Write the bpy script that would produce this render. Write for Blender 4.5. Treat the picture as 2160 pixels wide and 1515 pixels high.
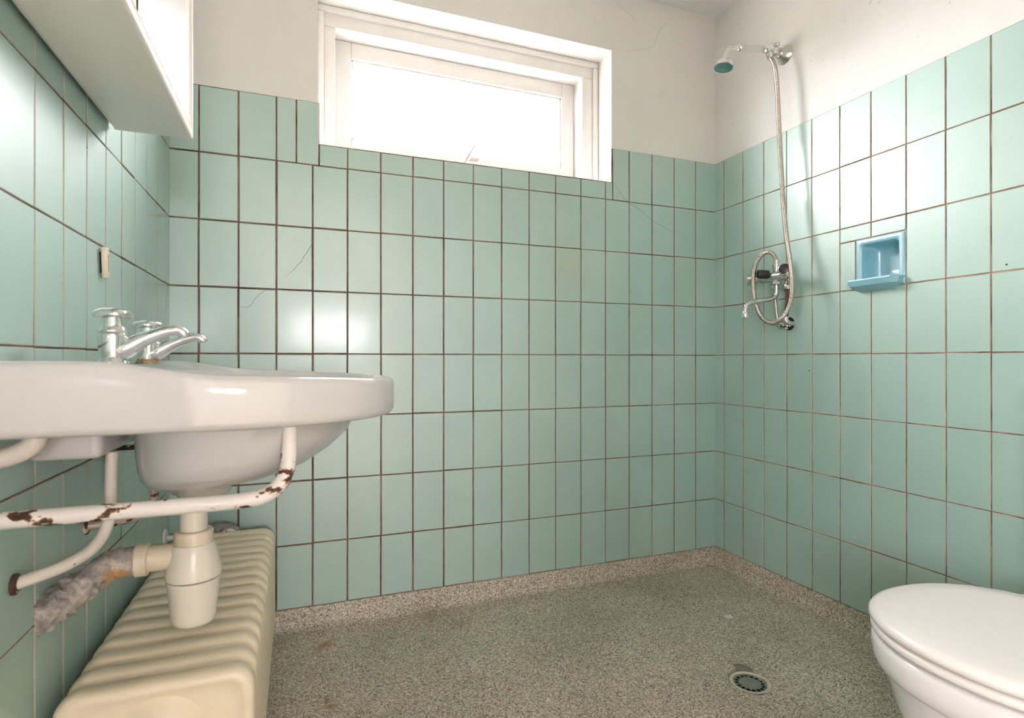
import bpy, bmesh, math, random
from mathutils import Vector, Matrix, Quaternion

random.seed(7)
PI = math.pi
for o in list(bpy.data.objects):
    bpy.data.objects.remove(o)
SC = bpy.context.scene
COL = SC.collection

# ------------------------------------------------------------------ camera
F_PX, YAW, PIT = 1175.18, 0.36406, 0.00096        # focal length in pixels of a 2160 px wide frame
SEAM = 0.862                                       # height of the tile seam at eye level
CAM = Vector((0.35922, -1.87941, SEAM - 0.01781))
cam_data = bpy.data.cameras.new('camera')
cam = bpy.data.objects.new('camera', cam_data)
COL.objects.link(cam)
cam.location = CAM
cam.rotation_euler = (PI / 2 + PIT, 0, -YAW)
cam_data.sensor_width = 36
cam_data.lens = 36 * F_PX / 2160
cam_data.clip_start = 0.02
cam_data.dof.use_dof = True
cam_data.dof.focus_distance = 2.05
cam_data.dof.aperture_fstop = 6.3
SC.camera = cam

# ------------------------------------------------------------------ sky, exposure
SC.view_settings.view_transform = 'Standard'
SC.view_settings.look = 'None'
SC.view_settings.exposure = 0.25
SC.view_settings.gamma = 1.0
SC.view_settings.use_curve_mapping = False
world = bpy.data.worlds.new('overcast_sky')
SC.world = world
world.use_nodes = True
bgn = world.node_tree.nodes['Background']
bgn.inputs['Color'].default_value = (1.0, 0.945, 0.985, 1)
bgn.inputs['Strength'].default_value = 41.0


def portal(name, loc, rot, sx, sy):
    l = bpy.data.lights.new(name, 'AREA')
    l.shape = 'RECTANGLE'
    l.size, l.size_y = sx, sy
    l.cycles.is_portal = True
    o = bpy.data.objects.new(name, l)
    COL.objects.link(o)
    o.location, o.rotation_euler = loc, rot
    return o


portal('window_portal', (0.946, 0.235, 1.773), (-PI / 2, 0, 0), 0.88, 0.36)
portal('hall_window_portal', (0.67, -4.95, 1.17), (PI / 2, 0, 0), 0.90, 0.46)
portal('fill_window_portal', (-0.95, -3.65, 1.275), (0, -PI / 2, 0), 0.95, 1.0)  # portal for the side window added as fill


# ------------------------------------------------------------------ pixel helpers (photo frame 2160x1515)
_FW = Vector((math.sin(YAW) * math.cos(PIT), math.cos(YAW) * math.cos(PIT), math.sin(PIT)))
_RT = Vector((math.cos(YAW), -math.sin(YAW), 0))
_UP = _RT.cross(_FW)


def on_plane(px, py, axis, value):
    d = _FW + _RT * ((px - 1080) / F_PX) + _UP * ((757.5 - py) / F_PX)
    return CAM + d * ((value - CAM[axis]) / d[axis])


W = 1.98697          # x of the right wall; left wall x = 0, back wall y = 0
REAR = -2.12         # y of the wall behind the camera
CEIL = 2.275
TH = 0.2             # tile pitch, vertical


# ------------------------------------------------------------------ materials
def new_mat(name):
    m = bpy.data.materials.new(name)
    m.use_nodes = True
    nt = m.node_tree
    b = nt.nodes['Principled BSDF']
    return m, nt, b


def N(nt, typ, **kw):
    n = nt.nodes.new(typ)
    for k, v in kw.items():
        if k in n.inputs:
            n.inputs[k].default_value = v
        else:
            setattr(n, k, v)
    return n


def lk(nt, a, ao, b, bi):
    nt.links.new(a.outputs[ao], b.inputs[bi])


def ramp(nt, stops, interp='LINEAR'):
    r = nt.nodes.new('ShaderNodeValToRGB')
    r.color_ramp.interpolation = interp
    el = r.color_ramp.elements
    while len(el) < len(stops):
        el.new(0.5)
    for e, (p, c) in zip(el, stops):
        e.position = p
        e.color = (c[0], c[1], c[2], 1) if isinstance(c, (tuple, list)) else (c, c, c, 1)
    return r


def obj_coords(nt):
    return N(nt, 'ShaderNodeTexCoord')


def bump(nt, b, src, out, strength, dist=0.001):
    bp = N(nt, 'ShaderNodeBump', Strength=strength, Distance=dist)
    lk(nt, src, out, bp, 'Height')
    lk(nt, bp, 'Normal', b, 'Normal')


def simple(name, col, rough=0.5, metal=0.0, var=0.06, scale=8, spec=0.5, coat=0.0, bstr=0.0, bscale=60):
    m, nt, b = new_mat(name)
    tc = obj_coords(nt)
    n = N(nt, 'ShaderNodeTexNoise', Scale=scale, Detail=4.0)
    lk(nt, tc, 'Object', n, 'Vector')
    r = ramp(nt, [(0.3, [c * (1 - var) for c in col]), (0.7, [min(1, c * (1 + var)) for c in col])])
    lk(nt, n, 'Fac', r, 'Fac')
    lk(nt, r, 'Color', b, 'Base Color')
    b.inputs['Roughness'].default_value = rough
    b.inputs['Metallic'].default_value = metal
    b.inputs['Specular IOR Level'].default_value = spec
    b.inputs['Coat Weight'].default_value = coat
    b.inputs['Coat Roughness'].default_value = 0.04
    if bstr:
        n2 = N(nt, 'ShaderNodeTexNoise', Scale=bscale, Detail=6.0)
        lk(nt, tc, 'Object', n2, 'Vector')
        bump(nt, b, n2, 'Fac', bstr)
    return m


def tile_mat():
    m, nt, b = new_mat('green_glazed_tile')
    oi = N(nt, 'ShaderNodeObjectInfo')
    tc = obj_coords(nt)
    r = ramp(nt, [(0.0, (0.305, 0.478, 0.412)), (0.35, (0.326, 0.484, 0.408)), (0.7, (0.310, 0.480, 0.428)), (1.0, (0.330, 0.494, 0.428))])
    lk(nt, oi, 'Random', r, 'Fac')
    geo = N(nt, 'ShaderNodeNewGeometry')
    n = N(nt, 'ShaderNodeTexNoise', Scale=5.0, Detail=3.0)
    lk(nt, geo, 'Position', n, 'Vector')
    r2 = ramp(nt, [(0.3, 0.955), (0.7, 1.04)])
    lk(nt, n, 'Fac', r2, 'Fac')
    mx = N(nt, 'ShaderNodeMix', data_type='RGBA', blend_type='MULTIPLY')
    mx.inputs[0].default_value = 1.0
    nt.links.new(r.outputs['Color'], mx.inputs[6])
    nt.links.new(r2.outputs['Color'], mx.inputs[7])
    # faint brown stain on the wall under the window
    vm = N(nt, 'ShaderNodeVectorMath', operation='DISTANCE')
    vm.inputs[1].default_value = (1.30, 0.0, 1.19)
    nd = N(nt, 'ShaderNodeTexNoise', Scale=14.0, Detail=5.0)
    lk(nt, geo, 'Position', nd, 'Vector')
    lk(nt, geo, 'Position', vm, 0)
    ad = N(nt, 'ShaderNodeMath', operation='MULTIPLY_ADD')
    ad.inputs[1].default_value = 0.14
    lk(nt, nd, 'Fac', ad, 0)
    lk(nt, vm, 'Value', ad, 2)
    r3 = ramp(nt, [(0.09, 0.28), (0.22, 0.0)])
    lk(nt, ad, 'Value', r3, 'Fac')
    mx2 = N(nt, 'ShaderNodeMix', data_type='RGBA')
    nt.links.new(r3.outputs['Color'], mx2.inputs[0])
    nt.links.new(mx.outputs[2], mx2.inputs[6])
    mx2.inputs[7].default_value = (0.36, 0.36, 0.19, 1)
    nt.links.new(mx2.outputs[2], b.inputs['Base Color'])
    b.inputs['Roughness'].default_value = 0.50
    b.inputs['IOR'].default_value = 1.8
    b.inputs['Specular IOR Level'].default_value = 1.0
    b.inputs['Coat Weight'].default_value = 0.45
    b.inputs['Coat Roughness'].default_value = 0.13
    n3 = N(nt, 'ShaderNodeTexNoise', Scale=30.0, Detail=2.0)
    lk(nt, tc, 'Object', n3, 'Vector')
    bump(nt, b, n3, 'Fac', 0.05, 0.002)
    return m


def grout_mat(name, dark, light, lo, hi):
    m, nt, b = new_mat(name)
    geo = N(nt, 'ShaderNodeNewGeometry')
    n = N(nt, 'ShaderNodeTexNoise', Scale=9.0, Detail=8.0, Roughness=0.7)
    lk(nt, geo, 'Position', n, 'Vector')
    r = ramp(nt, [(lo, dark), (hi, light)])
    lk(nt, n, 'Fac', r, 'Fac')
    lk(nt, r, 'Color', b, 'Base Color')
    b.inputs['Roughness'].default_value = 0.9
    return m


def plaster_mat(name='painted_plaster', col=(0.79, 0.775, 0.735)):
    m, nt, b = new_mat(name)
    geo = N(nt, 'ShaderNodeNewGeometry')
    n = N(nt, 'ShaderNodeTexNoise', Scale=2.2, Detail=6.0, Roughness=0.65)
    lk(nt, geo, 'Position', n, 'Vector')
    r = ramp(nt, [(0.3, [c * 0.955 for c in col]), (0.7, [c * 1.02 for c in col])])
    lk(nt, n, 'Fac', r, 'Fac')
    n3 = N(nt, 'ShaderNodeTexNoise', Scale=55.0, Detail=2.0)
    lk(nt, geo, 'Position', n3, 'Vector')
    r3 = ramp(nt, [(0.70, 1.0), (0.78, 0.80)])
    lk(nt, n3, 'Fac', r3, 'Fac')
    mx = N(nt, 'ShaderNodeMix', data_type='RGBA', blend_type='MULTIPLY')
    mx.inputs[0].default_value = 1.0
    nt.links.new(r.outputs['Color'], mx.inputs[6])
    nt.links.new(r3.outputs['Color'], mx.inputs[7])
    nt.links.new(mx.outputs[2], b.inputs['Base Color'])
    b.inputs['Roughness'].default_value = 0.75
    n2 = N(nt, 'ShaderNodeTexNoise', Scale=90.0, Detail=6.0, Roughness=0.6)
    lk(nt, geo, 'Position', n2, 'Vector')
    bump(nt, b, n2, 'Fac', 0.35, 0.002)
    return m


def terrazzo_mat():
    m, nt, b = new_mat('speckled_terrazzo')
    geo = N(nt, 'ShaderNodeNewGeometry')
    v = N(nt, 'ShaderNodeTexVoronoi', Scale=330.0)
    lk(nt, geo, 'Position', v, 'Vector')
    sep = N(nt, 'ShaderNodeSeparateColor')
    lk(nt, v, 'Color', sep, 'Color')
    r = ramp(nt, [(0.0, (0.095, 0.078, 0.058)), (0.10, (0.22, 0.19, 0.15)), (0.32, (0.365, 0.325, 0.258)),
                  (0.62, (0.48, 0.43, 0.347)), (0.88, (0.60, 0.55, 0.455)), (1.0, (0.76, 0.71, 0.61))])
    lk(nt, sep, 'Red', r, 'Fac')
    # rust-brown grains
    r2 = ramp(nt, [(0.965, 0.0), (0.975, 0.75)])
    lk(nt, sep, 'Green', r2, 'Fac')
    mx = N(nt, 'ShaderNodeMix', data_type='RGBA')
    nt.links.new(r2.outputs['Color'], mx.inputs[0])
    nt.links.new(r.outputs['Color'], mx.inputs[6])
    mx.inputs[7].default_value = (0.19, 0.075, 0.028, 1)
    # worn, paler and darker areas
    n = N(nt, 'ShaderNodeTexNoise', Scale=3.0, Detail=5.0)
    lk(nt, geo, 'Position', n, 'Vector')
    r3 = ramp(nt, [(0.3, (0.84, 0.83, 0.81)), (0.7, (1.10, 1.10, 1.09))])
    lk(nt, n, 'Fac', r3, 'Fac')
    mx2 = N(nt, 'ShaderNodeMix', data_type='RGBA', blend_type='MULTIPLY')
    mx2.inputs[0].default_value = 1.0
    nt.links.new(mx.outputs[2], mx2.inputs[6])
    nt.links.new(r3.outputs['Color'], mx2.inputs[7])
    cur = mx2.outputs[2]
    nn = N(nt, 'ShaderNodeTexNoise', Scale=45.0, Detail=5.0)
    lk(nt, geo, 'Position', nn, 'Vector')
    # rust stains lying on the floor
    for (x, y, rad, col, amt) in RUST_SPOTS:
        vm = N(nt, 'ShaderNodeVectorMath', operation='DISTANCE')
        vm.inputs[1].default_value = (x, y, 0)
        lk(nt, geo, 'Position', vm, 0)
        ma = N(nt, 'ShaderNodeMath', operation='MULTIPLY_ADD')
        ma.inputs[1].default_value = rad * 2.4
        lk(nt, nn, 'Fac', ma, 0)
        lk(nt, vm, 'Value', ma, 2)
        rr = ramp(nt, [(rad * 1.25, amt), (rad * 2.1, 0.0)])
        lk(nt, ma, 'Value', rr, 'Fac')
        mm = N(nt, 'ShaderNodeMix', data_type='RGBA')
        nt.links.new(rr.outputs['Color'], mm.inputs[0])
        nt.links.new(cur, mm.inputs[6])
        mm.inputs[7].default_value = (*col, 1)
        cur = mm.outputs[2]
    nt.links.new(cur, b.inputs['Base Color'])
    b.inputs['Roughness'].default_value = 0.55
    b.inputs['Specular IOR Level'].default_value = 0.3
    bump(nt, b, sep, 'Blue', 0.25, 0.001)
    return m


def rusty_paint(name, paint, lo, hi, scale=22, seed=0.0, stretch=(1, 1, 1)):
    m, nt, b = new_mat(name)
    geo = N(nt, 'ShaderNodeNewGeometry')
    mp = N(nt, 'ShaderNodeMapping')
    mp.inputs['Location'].default_value = (seed, seed * 1.7, seed * 0.6)
    mp.inputs['Scale'].default_value = stretch
    lk(nt, geo, 'Position', mp, 'Vector')
    n = N(nt, 'ShaderNodeTexNoise', Scale=scale, Detail=5.0, Roughness=0.6)
    lk(nt, mp, 'Vector', n, 'Vector')
    r = ramp(nt, [(lo - 0.012, (paint[0], paint[1], paint[2])), (lo, (0.42, 0.24, 0.12)), (lo + 0.018, (0.07, 0.035, 0.02)), (hi, (0.035, 0.02, 0.013))])
    lk(nt, n, 'Fac', r, 'Fac')
    lk(nt, r, 'Color', b, 'Base Color')
    rr = ramp(nt, [(lo - 0.01, 0.32), (lo + 0.01, 0.9)])
    lk(nt, n, 'Fac', rr, 'Fac')
    lk(nt, rr, 'Color', b, 'Roughness')
    inv = N(nt, 'ShaderNodeMath', operation='MULTIPLY')
    inv.inputs[1].default_value = -1
    lk(nt, n, 'Fac', inv, 0)
    bump(nt, b, inv, 'Value', 0.25, 0.003)
    return m


def lead_mat():
    m, nt, b = new_mat('lead_and_mortar')
    geo = N(nt, 'ShaderNodeNewGeometry')
    n = N(nt, 'ShaderNodeTexNoise', Scale=38.0, Detail=6.0, Roughness=0.7)
    lk(nt, geo, 'Position', n, 'Vector')
    r = ramp(nt, [(0.30, (0.07, 0.06, 0.05)), (0.42, (0.27, 0.245, 0.225)), (0.54, (0.42, 0.375, 0.335)), (0.68, (0.66, 0.57, 0.48))])
    lk(nt, n, 'Fac', r, 'Fac')
    n2 = N(nt, 'ShaderNodeTexNoise', Scale=17.0, Detail=4.0)
    lk(nt, geo, 'Position', n2, 'Vector')
    r2 = ramp(nt, [(0.56, 0.0), (0.63, 0.85)])
    lk(nt, n2, 'Fac', r2, 'Fac')
    mx = N(nt, 'ShaderNodeMix', data_type='RGBA')
    nt.links.new(r2.outputs['Color'], mx.inputs[0])
    nt.links.new(r.outputs['Color'], mx.inputs[6])
    mx.inputs[7].default_value = (0.46, 0.25, 0.09, 1)
    nt.links.new(mx.outputs[2], b.inputs['Base Color'])
    b.inputs['Roughness'].default_value = 0.65
    b.inputs['Metallic'].default_value = 0.15
    bump(nt, b, n, 'Fac', 0.8, 0.006)
    return m


def clear_mat(name, tint=(0.96, 0.97, 0.97)):
    m, nt, b = new_mat(name)
    n = N(nt, 'ShaderNodeTexNoise', Scale=3.0)
    lk(nt, obj_coords(nt), 'Object', n, 'Vector')
    r = ramp(nt, [(0.0, [c * 0.985 for c in tint]), (1.0, tint)])
    lk(nt, n, 'Fac', r, 'Fac')
    tr = N(nt, 'ShaderNodeBsdfTransparent')
    lk(nt, r, 'Color', tr, 'Color')
    gl = N(nt, 'ShaderNodeBsdfGlossy', Roughness=0.03)
    lw = N(nt, 'ShaderNodeLayerWeight', Blend=0.5)
    pw = N(nt, 'ShaderNodeMath', operation='POWER')
    pw.inputs[1].default_value = 5.0
    lk(nt, lw, 'Facing', pw, 0)
    fr = N(nt, 'ShaderNodeMath', operation='MULTIPLY_ADD')
    fr.inputs[1].default_value = 0.5
    fr.inputs[2].default_value = 0.035
    lk(nt, pw, 'Value', fr, 0)
    mx = N(nt, 'ShaderNodeMixShader')
    lk(nt, fr, 'Value', mx, 'Fac')
    nt.links.new(tr.outputs[0], mx.inputs[1])
    nt.links.new(gl.outputs[0], mx.inputs[2])
    nt.links.new(mx.outputs[0], nt.nodes['Material Output'].inputs['Surface'])
    return m


def spot(px, py):
    p = on_plane(px, py, 2, 0.0)
    return p.x, p.y


RUST_SPOTS = [(*spot(690, 1358), 0.034, (0.30, 0.15, 0.045), 0.75), (*spot(675, 1368), 0.03, (0.30, 0.15, 0.05), 0.6),
              (*spot(690, 1475), 0.03, (0.28, 0.14, 0.045), 0.65), (*spot(975, 1315), 0.05, (0.27, 0.17, 0.08), 0.42),
              (*spot(700, 1490), 0.022, (0.28, 0.13, 0.04), 0.55), (*spot(905, 1300), 0.05, (0.25, 0.16, 0.08), 0.35)]

M = {}
M['tile'] = tile_mat()
M['tile_edge'] = simple('cream_tile_edge', (0.47, 0.43, 0.35), 0.45, var=0.12, scale=40)
M['grout_dark'] = grout_mat('dark_grout', (0.060, 0.046, 0.034), (0.27, 0.215, 0.16), 0.38, 0.72)
M['grout_mid'] = grout_mat('brown_grout', (0.075, 0.052, 0.036), (0.44, 0.355, 0.28), 0.38, 0.64)
M['plaster'] = plaster_mat()
M['ceiling'] = plaster_mat('ceiling_plaster', (0.89, 0.88, 0.85))
M['terrazzo'] = terrazzo_mat()
M['white_wood'] = simple('white_window_paint', (0.78, 0.76, 0.735), 0.4, var=0.03, scale=14, bstr=0.1, bscale=25)
M['stay_metal'] = simple('pale_stay_metal', (0.50, 0.45, 0.43), 0.4, 0.3, 0.1, 60)
M['pane'] = clear_mat('window_glass', (0.97, 0.98, 0.97))
M['chrome'] = simple('worn_chrome', (0.78, 0.78, 0.77), 0.09, 1.0, 0.05, 60)
M['chrome_dull'] = simple('dull_chrome', (0.62, 0.60, 0.57), 0.24, 1.0, 0.14, 70, bstr=0.1, bscale=90)
M['hose'] = simple('steel_hose', (0.52, 0.475, 0.42), 0.26, 1.0, 0.08, 40)
M['black'] = simple('black_plastic', (0.018, 0.018, 0.019), 0.35, 0, 0.2, 40)
M['dark_hole'] = simple('dark_hole', (0.008, 0.008, 0.008), 0.9, 0, 0.1, 40)
M['teal_face'] = simple('teal_spray_face', (0.075, 0.175, 0.165), 0.32, 0, 0.25, 45)
M['acrylic'] = clear_mat('clear_acrylic', (0.94, 0.95, 0.94))
M['copper'] = simple('browned_copper', (0.13, 0.062, 0.035), 0.5, 0.45, 0.35, 40)
M['blue_glaze'] = simple('blue_glazed_ceramic', (0.165, 0.42, 0.51), 0.45, 0, 0.03, 12, spec=1.0, coat=0.5)
M['blue_glaze'].node_tree.nodes['Principled BSDF'].inputs['IOR'].default_value = 1.9
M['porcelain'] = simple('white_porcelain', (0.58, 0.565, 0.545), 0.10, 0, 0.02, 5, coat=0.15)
M['toilet'] = simple('toilet_porcelain', (0.82, 0.80, 0.78), 0.10, 0, 0.02, 5, coat=0.3)
M['lid'] = simple('cream_white_seat_plastic', (0.84, 0.80, 0.755), 0.22, 0, 0.015, 4)
M['radiator'] = simple('cream_radiator_enamel', (0.77, 0.66, 0.485), 0.30, 0, 0.05, 9, bstr=0.05, bscale=40)
M['trap'] = simple('cream_plastic_trap', (0.74, 0.685, 0.575), 0.27, 0, 0.04, 12)
M['trap_nut'] = simple('yellowed_plastic_nut', (0.66, 0.57, 0.42), 0.35, 0, 0.10, 18)
M['bracket'] = rusty_paint('rust_flaked_white_paint', (0.76, 0.71, 0.655), 0.568, 0.70, 40, 4.3, (0.55, 1, 1.0))
M['bracket_worse'] = rusty_paint('heavily_rusted_iron', (0.62, 0.54, 0.44), 0.44, 0.60, 40, 1.0)
M['pipe_paint'] = rusty_paint('cream_painted_pipe', (0.66, 0.60, 0.52), 0.70, 0.80, 60, 5.0)
M['pipe_brown'] = rusty_paint('browned_painted_pipe', (0.42, 0.35, 0.28), 0.60, 0.74, 50, 2.0)
M['lead'] = lead_mat()
M['cabinet'] = simple('cream_white_cabinet', (0.90, 0.86, 0.79), 0.33, 0, 0.025, 4)
M['mirror'] = simple('mirror_glass', (0.95, 0.96, 0.97), 0.20, 1.0, 0.02, 3)
_nt = M['mirror'].node_tree
_g = N(_nt, 'ShaderNodeNewGeometry')
_m = N(_nt, 'ShaderNodeMapping')
_m.inputs['Scale'].default_value = (60, 60, 0.8)
lk(_nt, _g, 'Position', _m, 'Vector')
_n = N(_nt, 'ShaderNodeTexNoise', Scale=1.0, Detail=3.0)
lk(_nt, _m, 'Vector', _n, 'Vector')
bump(_nt, _nt.nodes['Principled BSDF'], _n, 'Fac', 0.22, 0.004)
M['rust_track'] = simple('rusted_track', (0.40, 0.24, 0.11), 0.7, 0, 0.5, 30)
M['cream_plastic'] = simple('cream_plastic', (0.72, 0.64, 0.50), 0.4, 0, 0.05, 40)
M['grey_cement'] = simple('grey_cement_patch', (0.17, 0.16, 0.145), 0.9, 0, 0.3, 30, bstr=0.5, bscale=60)
M['drain_metal'] = simple('dull_drain_metal', (0.25, 0.26, 0.22), 0.42, 0.5, 0.15, 40)
M['drain_rim'] = simple('pale_drain_rim', (0.56, 0.51, 0.42), 0.6, 0.1, 0.15, 40)
M['grey_felt'] = simple('grey_felt_wrap', (0.21, 0.20, 0.18), 0.95, 0, 0.35, 90, bstr=0.6, bscale=220)
M['white_cap'] = simple('white_plastic_cap', (0.70, 0.68, 0.64), 0.45, 0, 0.04, 30)
M['red_ink'] = simple('red_ink', (0.52, 0.05, 0.03), 0.6, 0, 0.1, 30)
M['crack'] = simple('crack_line', (0.10, 0.075, 0.05), 0.9, 0, 0.3, 60)
M['crack_pale'] = simple('plaster_crack_line', (0.50, 0.46, 0.40), 0.9, 0, 0.2, 60)
M['hall_wall'] = plaster_mat('hall_plaster', (0.84, 0.81, 0.77))
M['hall_floor'] = simple('hall_floor_boards', (0.58, 0.50, 0.42), 0.5, 0, 0.25, 6)
M['ground'] = simple('pale_gravel_ground', (0.46, 0.44, 0.40), 0.9, 0, 0.3, 2)
M['soap_white'] = simple('pale_residue', (0.62, 0.66, 0.60), 0.6, 0, 0.1, 40)
M['rust_base'] = simple('brown_scale', (0.36, 0.24, 0.14), 0.5, 0.2, 0.45, 120, bstr=0.3, bscale=150)


# ------------------------------------------------------------------ mesh helpers
class MB:
    def __init__(self):
        self.v, self.f, self.mi, self.sm = [], [], [], []

    def add(self, verts, faces, mi=0, smooth=True):
        k = len(self.v)
        self.v += [tuple(p) for p in verts]
        for f in faces:
            self.f.append([i + k for i in f])
            self.mi.append(mi)
            self.sm.append(smooth)
        return self

    def box(self, a, b, mi=0, bevel=0.0, seg=2, smooth=None, mat=None):
        bm = bmesh.new()
        bmesh.ops.create_cube(bm, size=1)
        s = [abs(b[i] - a[i]) for i in range(3)]
        c = [(b[i] + a[i]) / 2 for i in range(3)]
        for v in bm.verts:
            v.co = Vector((v.co.x * s[0], v.co.y * s[1], v.co.z * s[2]))
        if bevel:
            bmesh.ops.bevel(bm, geom=list(bm.edges), offset=bevel, segments=seg, profile=0.5, affect='EDGES')
        for v in bm.verts:
            if mat is not None:
                v.co = mat @ v.co
            v.co += Vector(c)
        bm.verts.index_update()
        self.add([v.co for v in bm.verts], [[v.index for v in f.verts] for f in bm.faces], mi, bool(bevel) if smooth is None else smooth)
        bm.free()
        return self

    def loft(self, rings, mi=0, cap0=True, cap1=True, closed=True, smooth=True):
        n = len(rings[0])
        vs = [p for r in rings for p in r]
        fs = []
        for i in range(len(rings) - 1):
            for j in range(n if closed else n - 1):
                k = (j + 1) % n
                fs.append([i * n + j, i * n + k, (i + 1) * n + k, (i + 1) * n + j])
        if cap0:
            fs.append(list(range(n))[::-1])
        if cap1:
            b = (len(rings) - 1) * n
            fs.append([b + j for j in range(n)])
        return self.add(vs, fs, mi, smooth)

    def lathe(self, prof, o=(0, 0, 0), axis=(0, 0, 1), n=24, mi=0, cap0=True, cap1=True, lobes=None):
        q = Vector((0, 0, 1)).rotation_difference(Vector(axis).normalized())
        rings = []
        for (r, z) in prof:
            ring = []
            for j in range(n):
                t = 2 * PI * j / n
                rr = r * (1 + (lobes[1] * math.cos(lobes[0] * t) if lobes else 0))
                ring.append(Vector(o) + q @ Vector((rr * math.cos(t), rr * math.sin(t), z)))
            rings.append(ring)
        return self.loft(rings, mi, cap0, cap1)

    def tube(self, pts, r, n=12, mi=0, sub=6, smooth_path=True, cap=True):
        P = spline(pts, sub) if smooth_path else [Vector(p) for p in pts]
        R = r if isinstance(r, (list, tuple)) else [r] * len(pts)
        m = len(P)
        rad = []
        for i in range(m):
            u = i / (m - 1) * (len(R) - 1)
            k = min(int(u), len(R) - 2) if len(R) > 1 else 0
            rad.append(R[0] if len(R) == 1 else R[k] + (R[k + 1] - R[k]) * (u - k))
        self.loft(rings_along(P, rad, n), mi, cap, cap)
        return self

    def build(self, name, mats, parent=None, loc=None, auto=40):
        me = bpy.data.meshes.new(name)
        me.from_pydata(self.v, [], self.f)
        mats = mats if isinstance(mats, (list, tuple)) else [mats]
        for m in mats:
            me.materials.append(M[m] if isinstance(m, str) else m)
        me.polygons.foreach_set('material_index', self.mi)
        me.polygons.foreach_set('use_smooth', self.sm)
        me.update()
        bm = bmesh.new()
        bm.from_mesh(me)
        bmesh.ops.recalc_face_normals(bm, faces=bm.faces)
        ang = math.radians(auto)
        for e in bm.edges:
            if len(e.link_faces) == 2 and e.calc_face_angle(0) > ang:
                e.smooth = False
        bm.to_mesh(me)
        bm.free()
        o = bpy.data.objects.new(name, me)
        COL.objects.link(o)
        if loc is not None:
            o.location = loc
        if parent is not None:
            o.parent = parent
        return o


def spline(pts, sub=6):
    P = [Vector(p) for p in pts]
    if len(P) < 3:
        return [P[0].lerp(P[-1], i / sub) for i in range(sub + 1)]
    out = []
    for i in range(len(P) - 1):
        p0 = P[i - 1] if i else P[0] * 2 - P[1]
        p1, p2 = P[i], P[i + 1]
        p3 = P[i + 2] if i + 2 < len(P) else P[-1] * 2 - P[-2]
        for k in range(sub):
            t = k / sub
            out.append(0.5 * (2 * p1 + (p2 - p0) * t + (2 * p0 - 5 * p1 + 4 * p2 - p3) * t * t + (3 * p1 - p0 - 3 * p2 + p3) * t ** 3))
    out.append(P[-1])
    return out


def rings_along(P, rad, n):
    T = []
    for i in range(len(P)):
        a = P[max(i - 1, 0)]
        b = P[min(i + 1, len(P) - 1)]
        T.append((b - a).normalized())
    up = Vector((0, 0, 1)) if abs(T[0].z) < 0.9 else Vector((1, 0, 0))
    nrm = (up - T[0] * up.dot(T[0])).normalized()
    rings = []
    for i, p in enumerate(P):
        if i:
            nrm = (T[i - 1].rotation_difference(T[i])) @ nrm
            nrm = (nrm - T[i] * nrm.dot(T[i])).normalized()
        bn = T[i].cross(nrm)
        rings.append([p + (nrm * math.cos(2 * PI * j / n) + bn * math.sin(2 * PI * j / n)) * rad[i] for j in range(n)])
    return rings


def resample(P, step):
    out = [P[0].copy()]
    acc = 0
    for a, b in zip(P, P[1:]):
        L = (b - a).length
        while acc + L >= step:
            a = a.lerp(b, (step - acc) / L)
            out.append(a.copy())
            L = (b - a).length
            acc = 0
        acc += L
    return out


def thing(name, label, cat, loc=(0, 0, 0), group=None):
    o = bpy.data.objects.new(name, None)
    o.empty_display_size = 0.05
    COL.objects.link(o)
    o.location = loc
    tag(o, label, cat, group)
    return o


def tag(o, label, cat=None, group=None):
    o['label'] = label
    if cat:
        o['category'] = cat
    if group:
        o['group'] = group
    return o


def struct(o, label=None):
    o['kind'] = 'structure'
    if label:
        o['label'] = label
    return o


# ------------------------------------------------------------------ room shell
OX0, OX1, OZ0, OZ1 = 0.413, 1.4875, 1.532, 2.043       # window opening in the back wall
mb = MB()
mb.box((-0.3, 0, -0.2), (OX0, 0.30, 2.6)).box((OX1, 0, -0.2), (W + 0.3, 0.30, 2.6))
mb.box((OX0, 0, -0.2), (OX1, 0.30, OZ0)).box((OX0, 0, OZ1), (OX1, 0.30, 2.6))
wall_back = struct(mb.build('wall_back', 'plaster'), 'white plastered wall tiled green below a deep window recess')
wall_right = struct(MB().box((W, REAR - 0.15, -0.2), (W + 0.3, 0, 2.6)).build('wall_right', 'plaster'), 'green tiled wall with white plaster above, behind the shower')
wall_left = struct(MB().box((-0.3, REAR - 0.15, -0.2), (0, 0, 2.6)).build('wall_left', 'plaster'), 'green tiled wall behind the washbasin')
DX0, DX1, DZ = 0.06, 1.06, 2.06
mb = MB()
mb.box((0, REAR - 0.12, 0), (DX0, REAR, CEIL)).box((DX1, REAR - 0.12, 0), (W, REAR, CEIL)).box((DX0, REAR - 0.12, DZ), (DX1, REAR, CEIL))
wall_rear = struct(mb.build('wall_rear', 'plaster'), 'white wall with the open doorway')
floor = struct(MB().box((-0.3, REAR - 0.12, -0.2), (W + 0.3, 0.3, 0)).build('floor', 'terrazzo'), 'speckled grey brown terrazzo floor')
ceiling = struct(MB().box((-0.3, REAR - 0.15, CEIL), (W + 0.3, 0.3, CEIL + 0.2)).build('ceiling', 'ceiling'), 'white plaster ceiling')

# door frame of the open doorway behind the camera
mb = MB()
mb.box((DX0, REAR - 0.13, 0), (DX0 + 0.04, REAR + 0.012, DZ), bevel=0.004)
mb.box((DX1 - 0.04, REAR - 0.13, 0), (DX1, REAR + 0.012, DZ), bevel=0.004)
mb.box((DX0, REAR - 0.13, DZ - 0.04), (DX1, REAR + 0.012, DZ), bevel=0.004)
struct(mb.build('door_1', 'white_wood'), 'white painted door frame')

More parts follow.
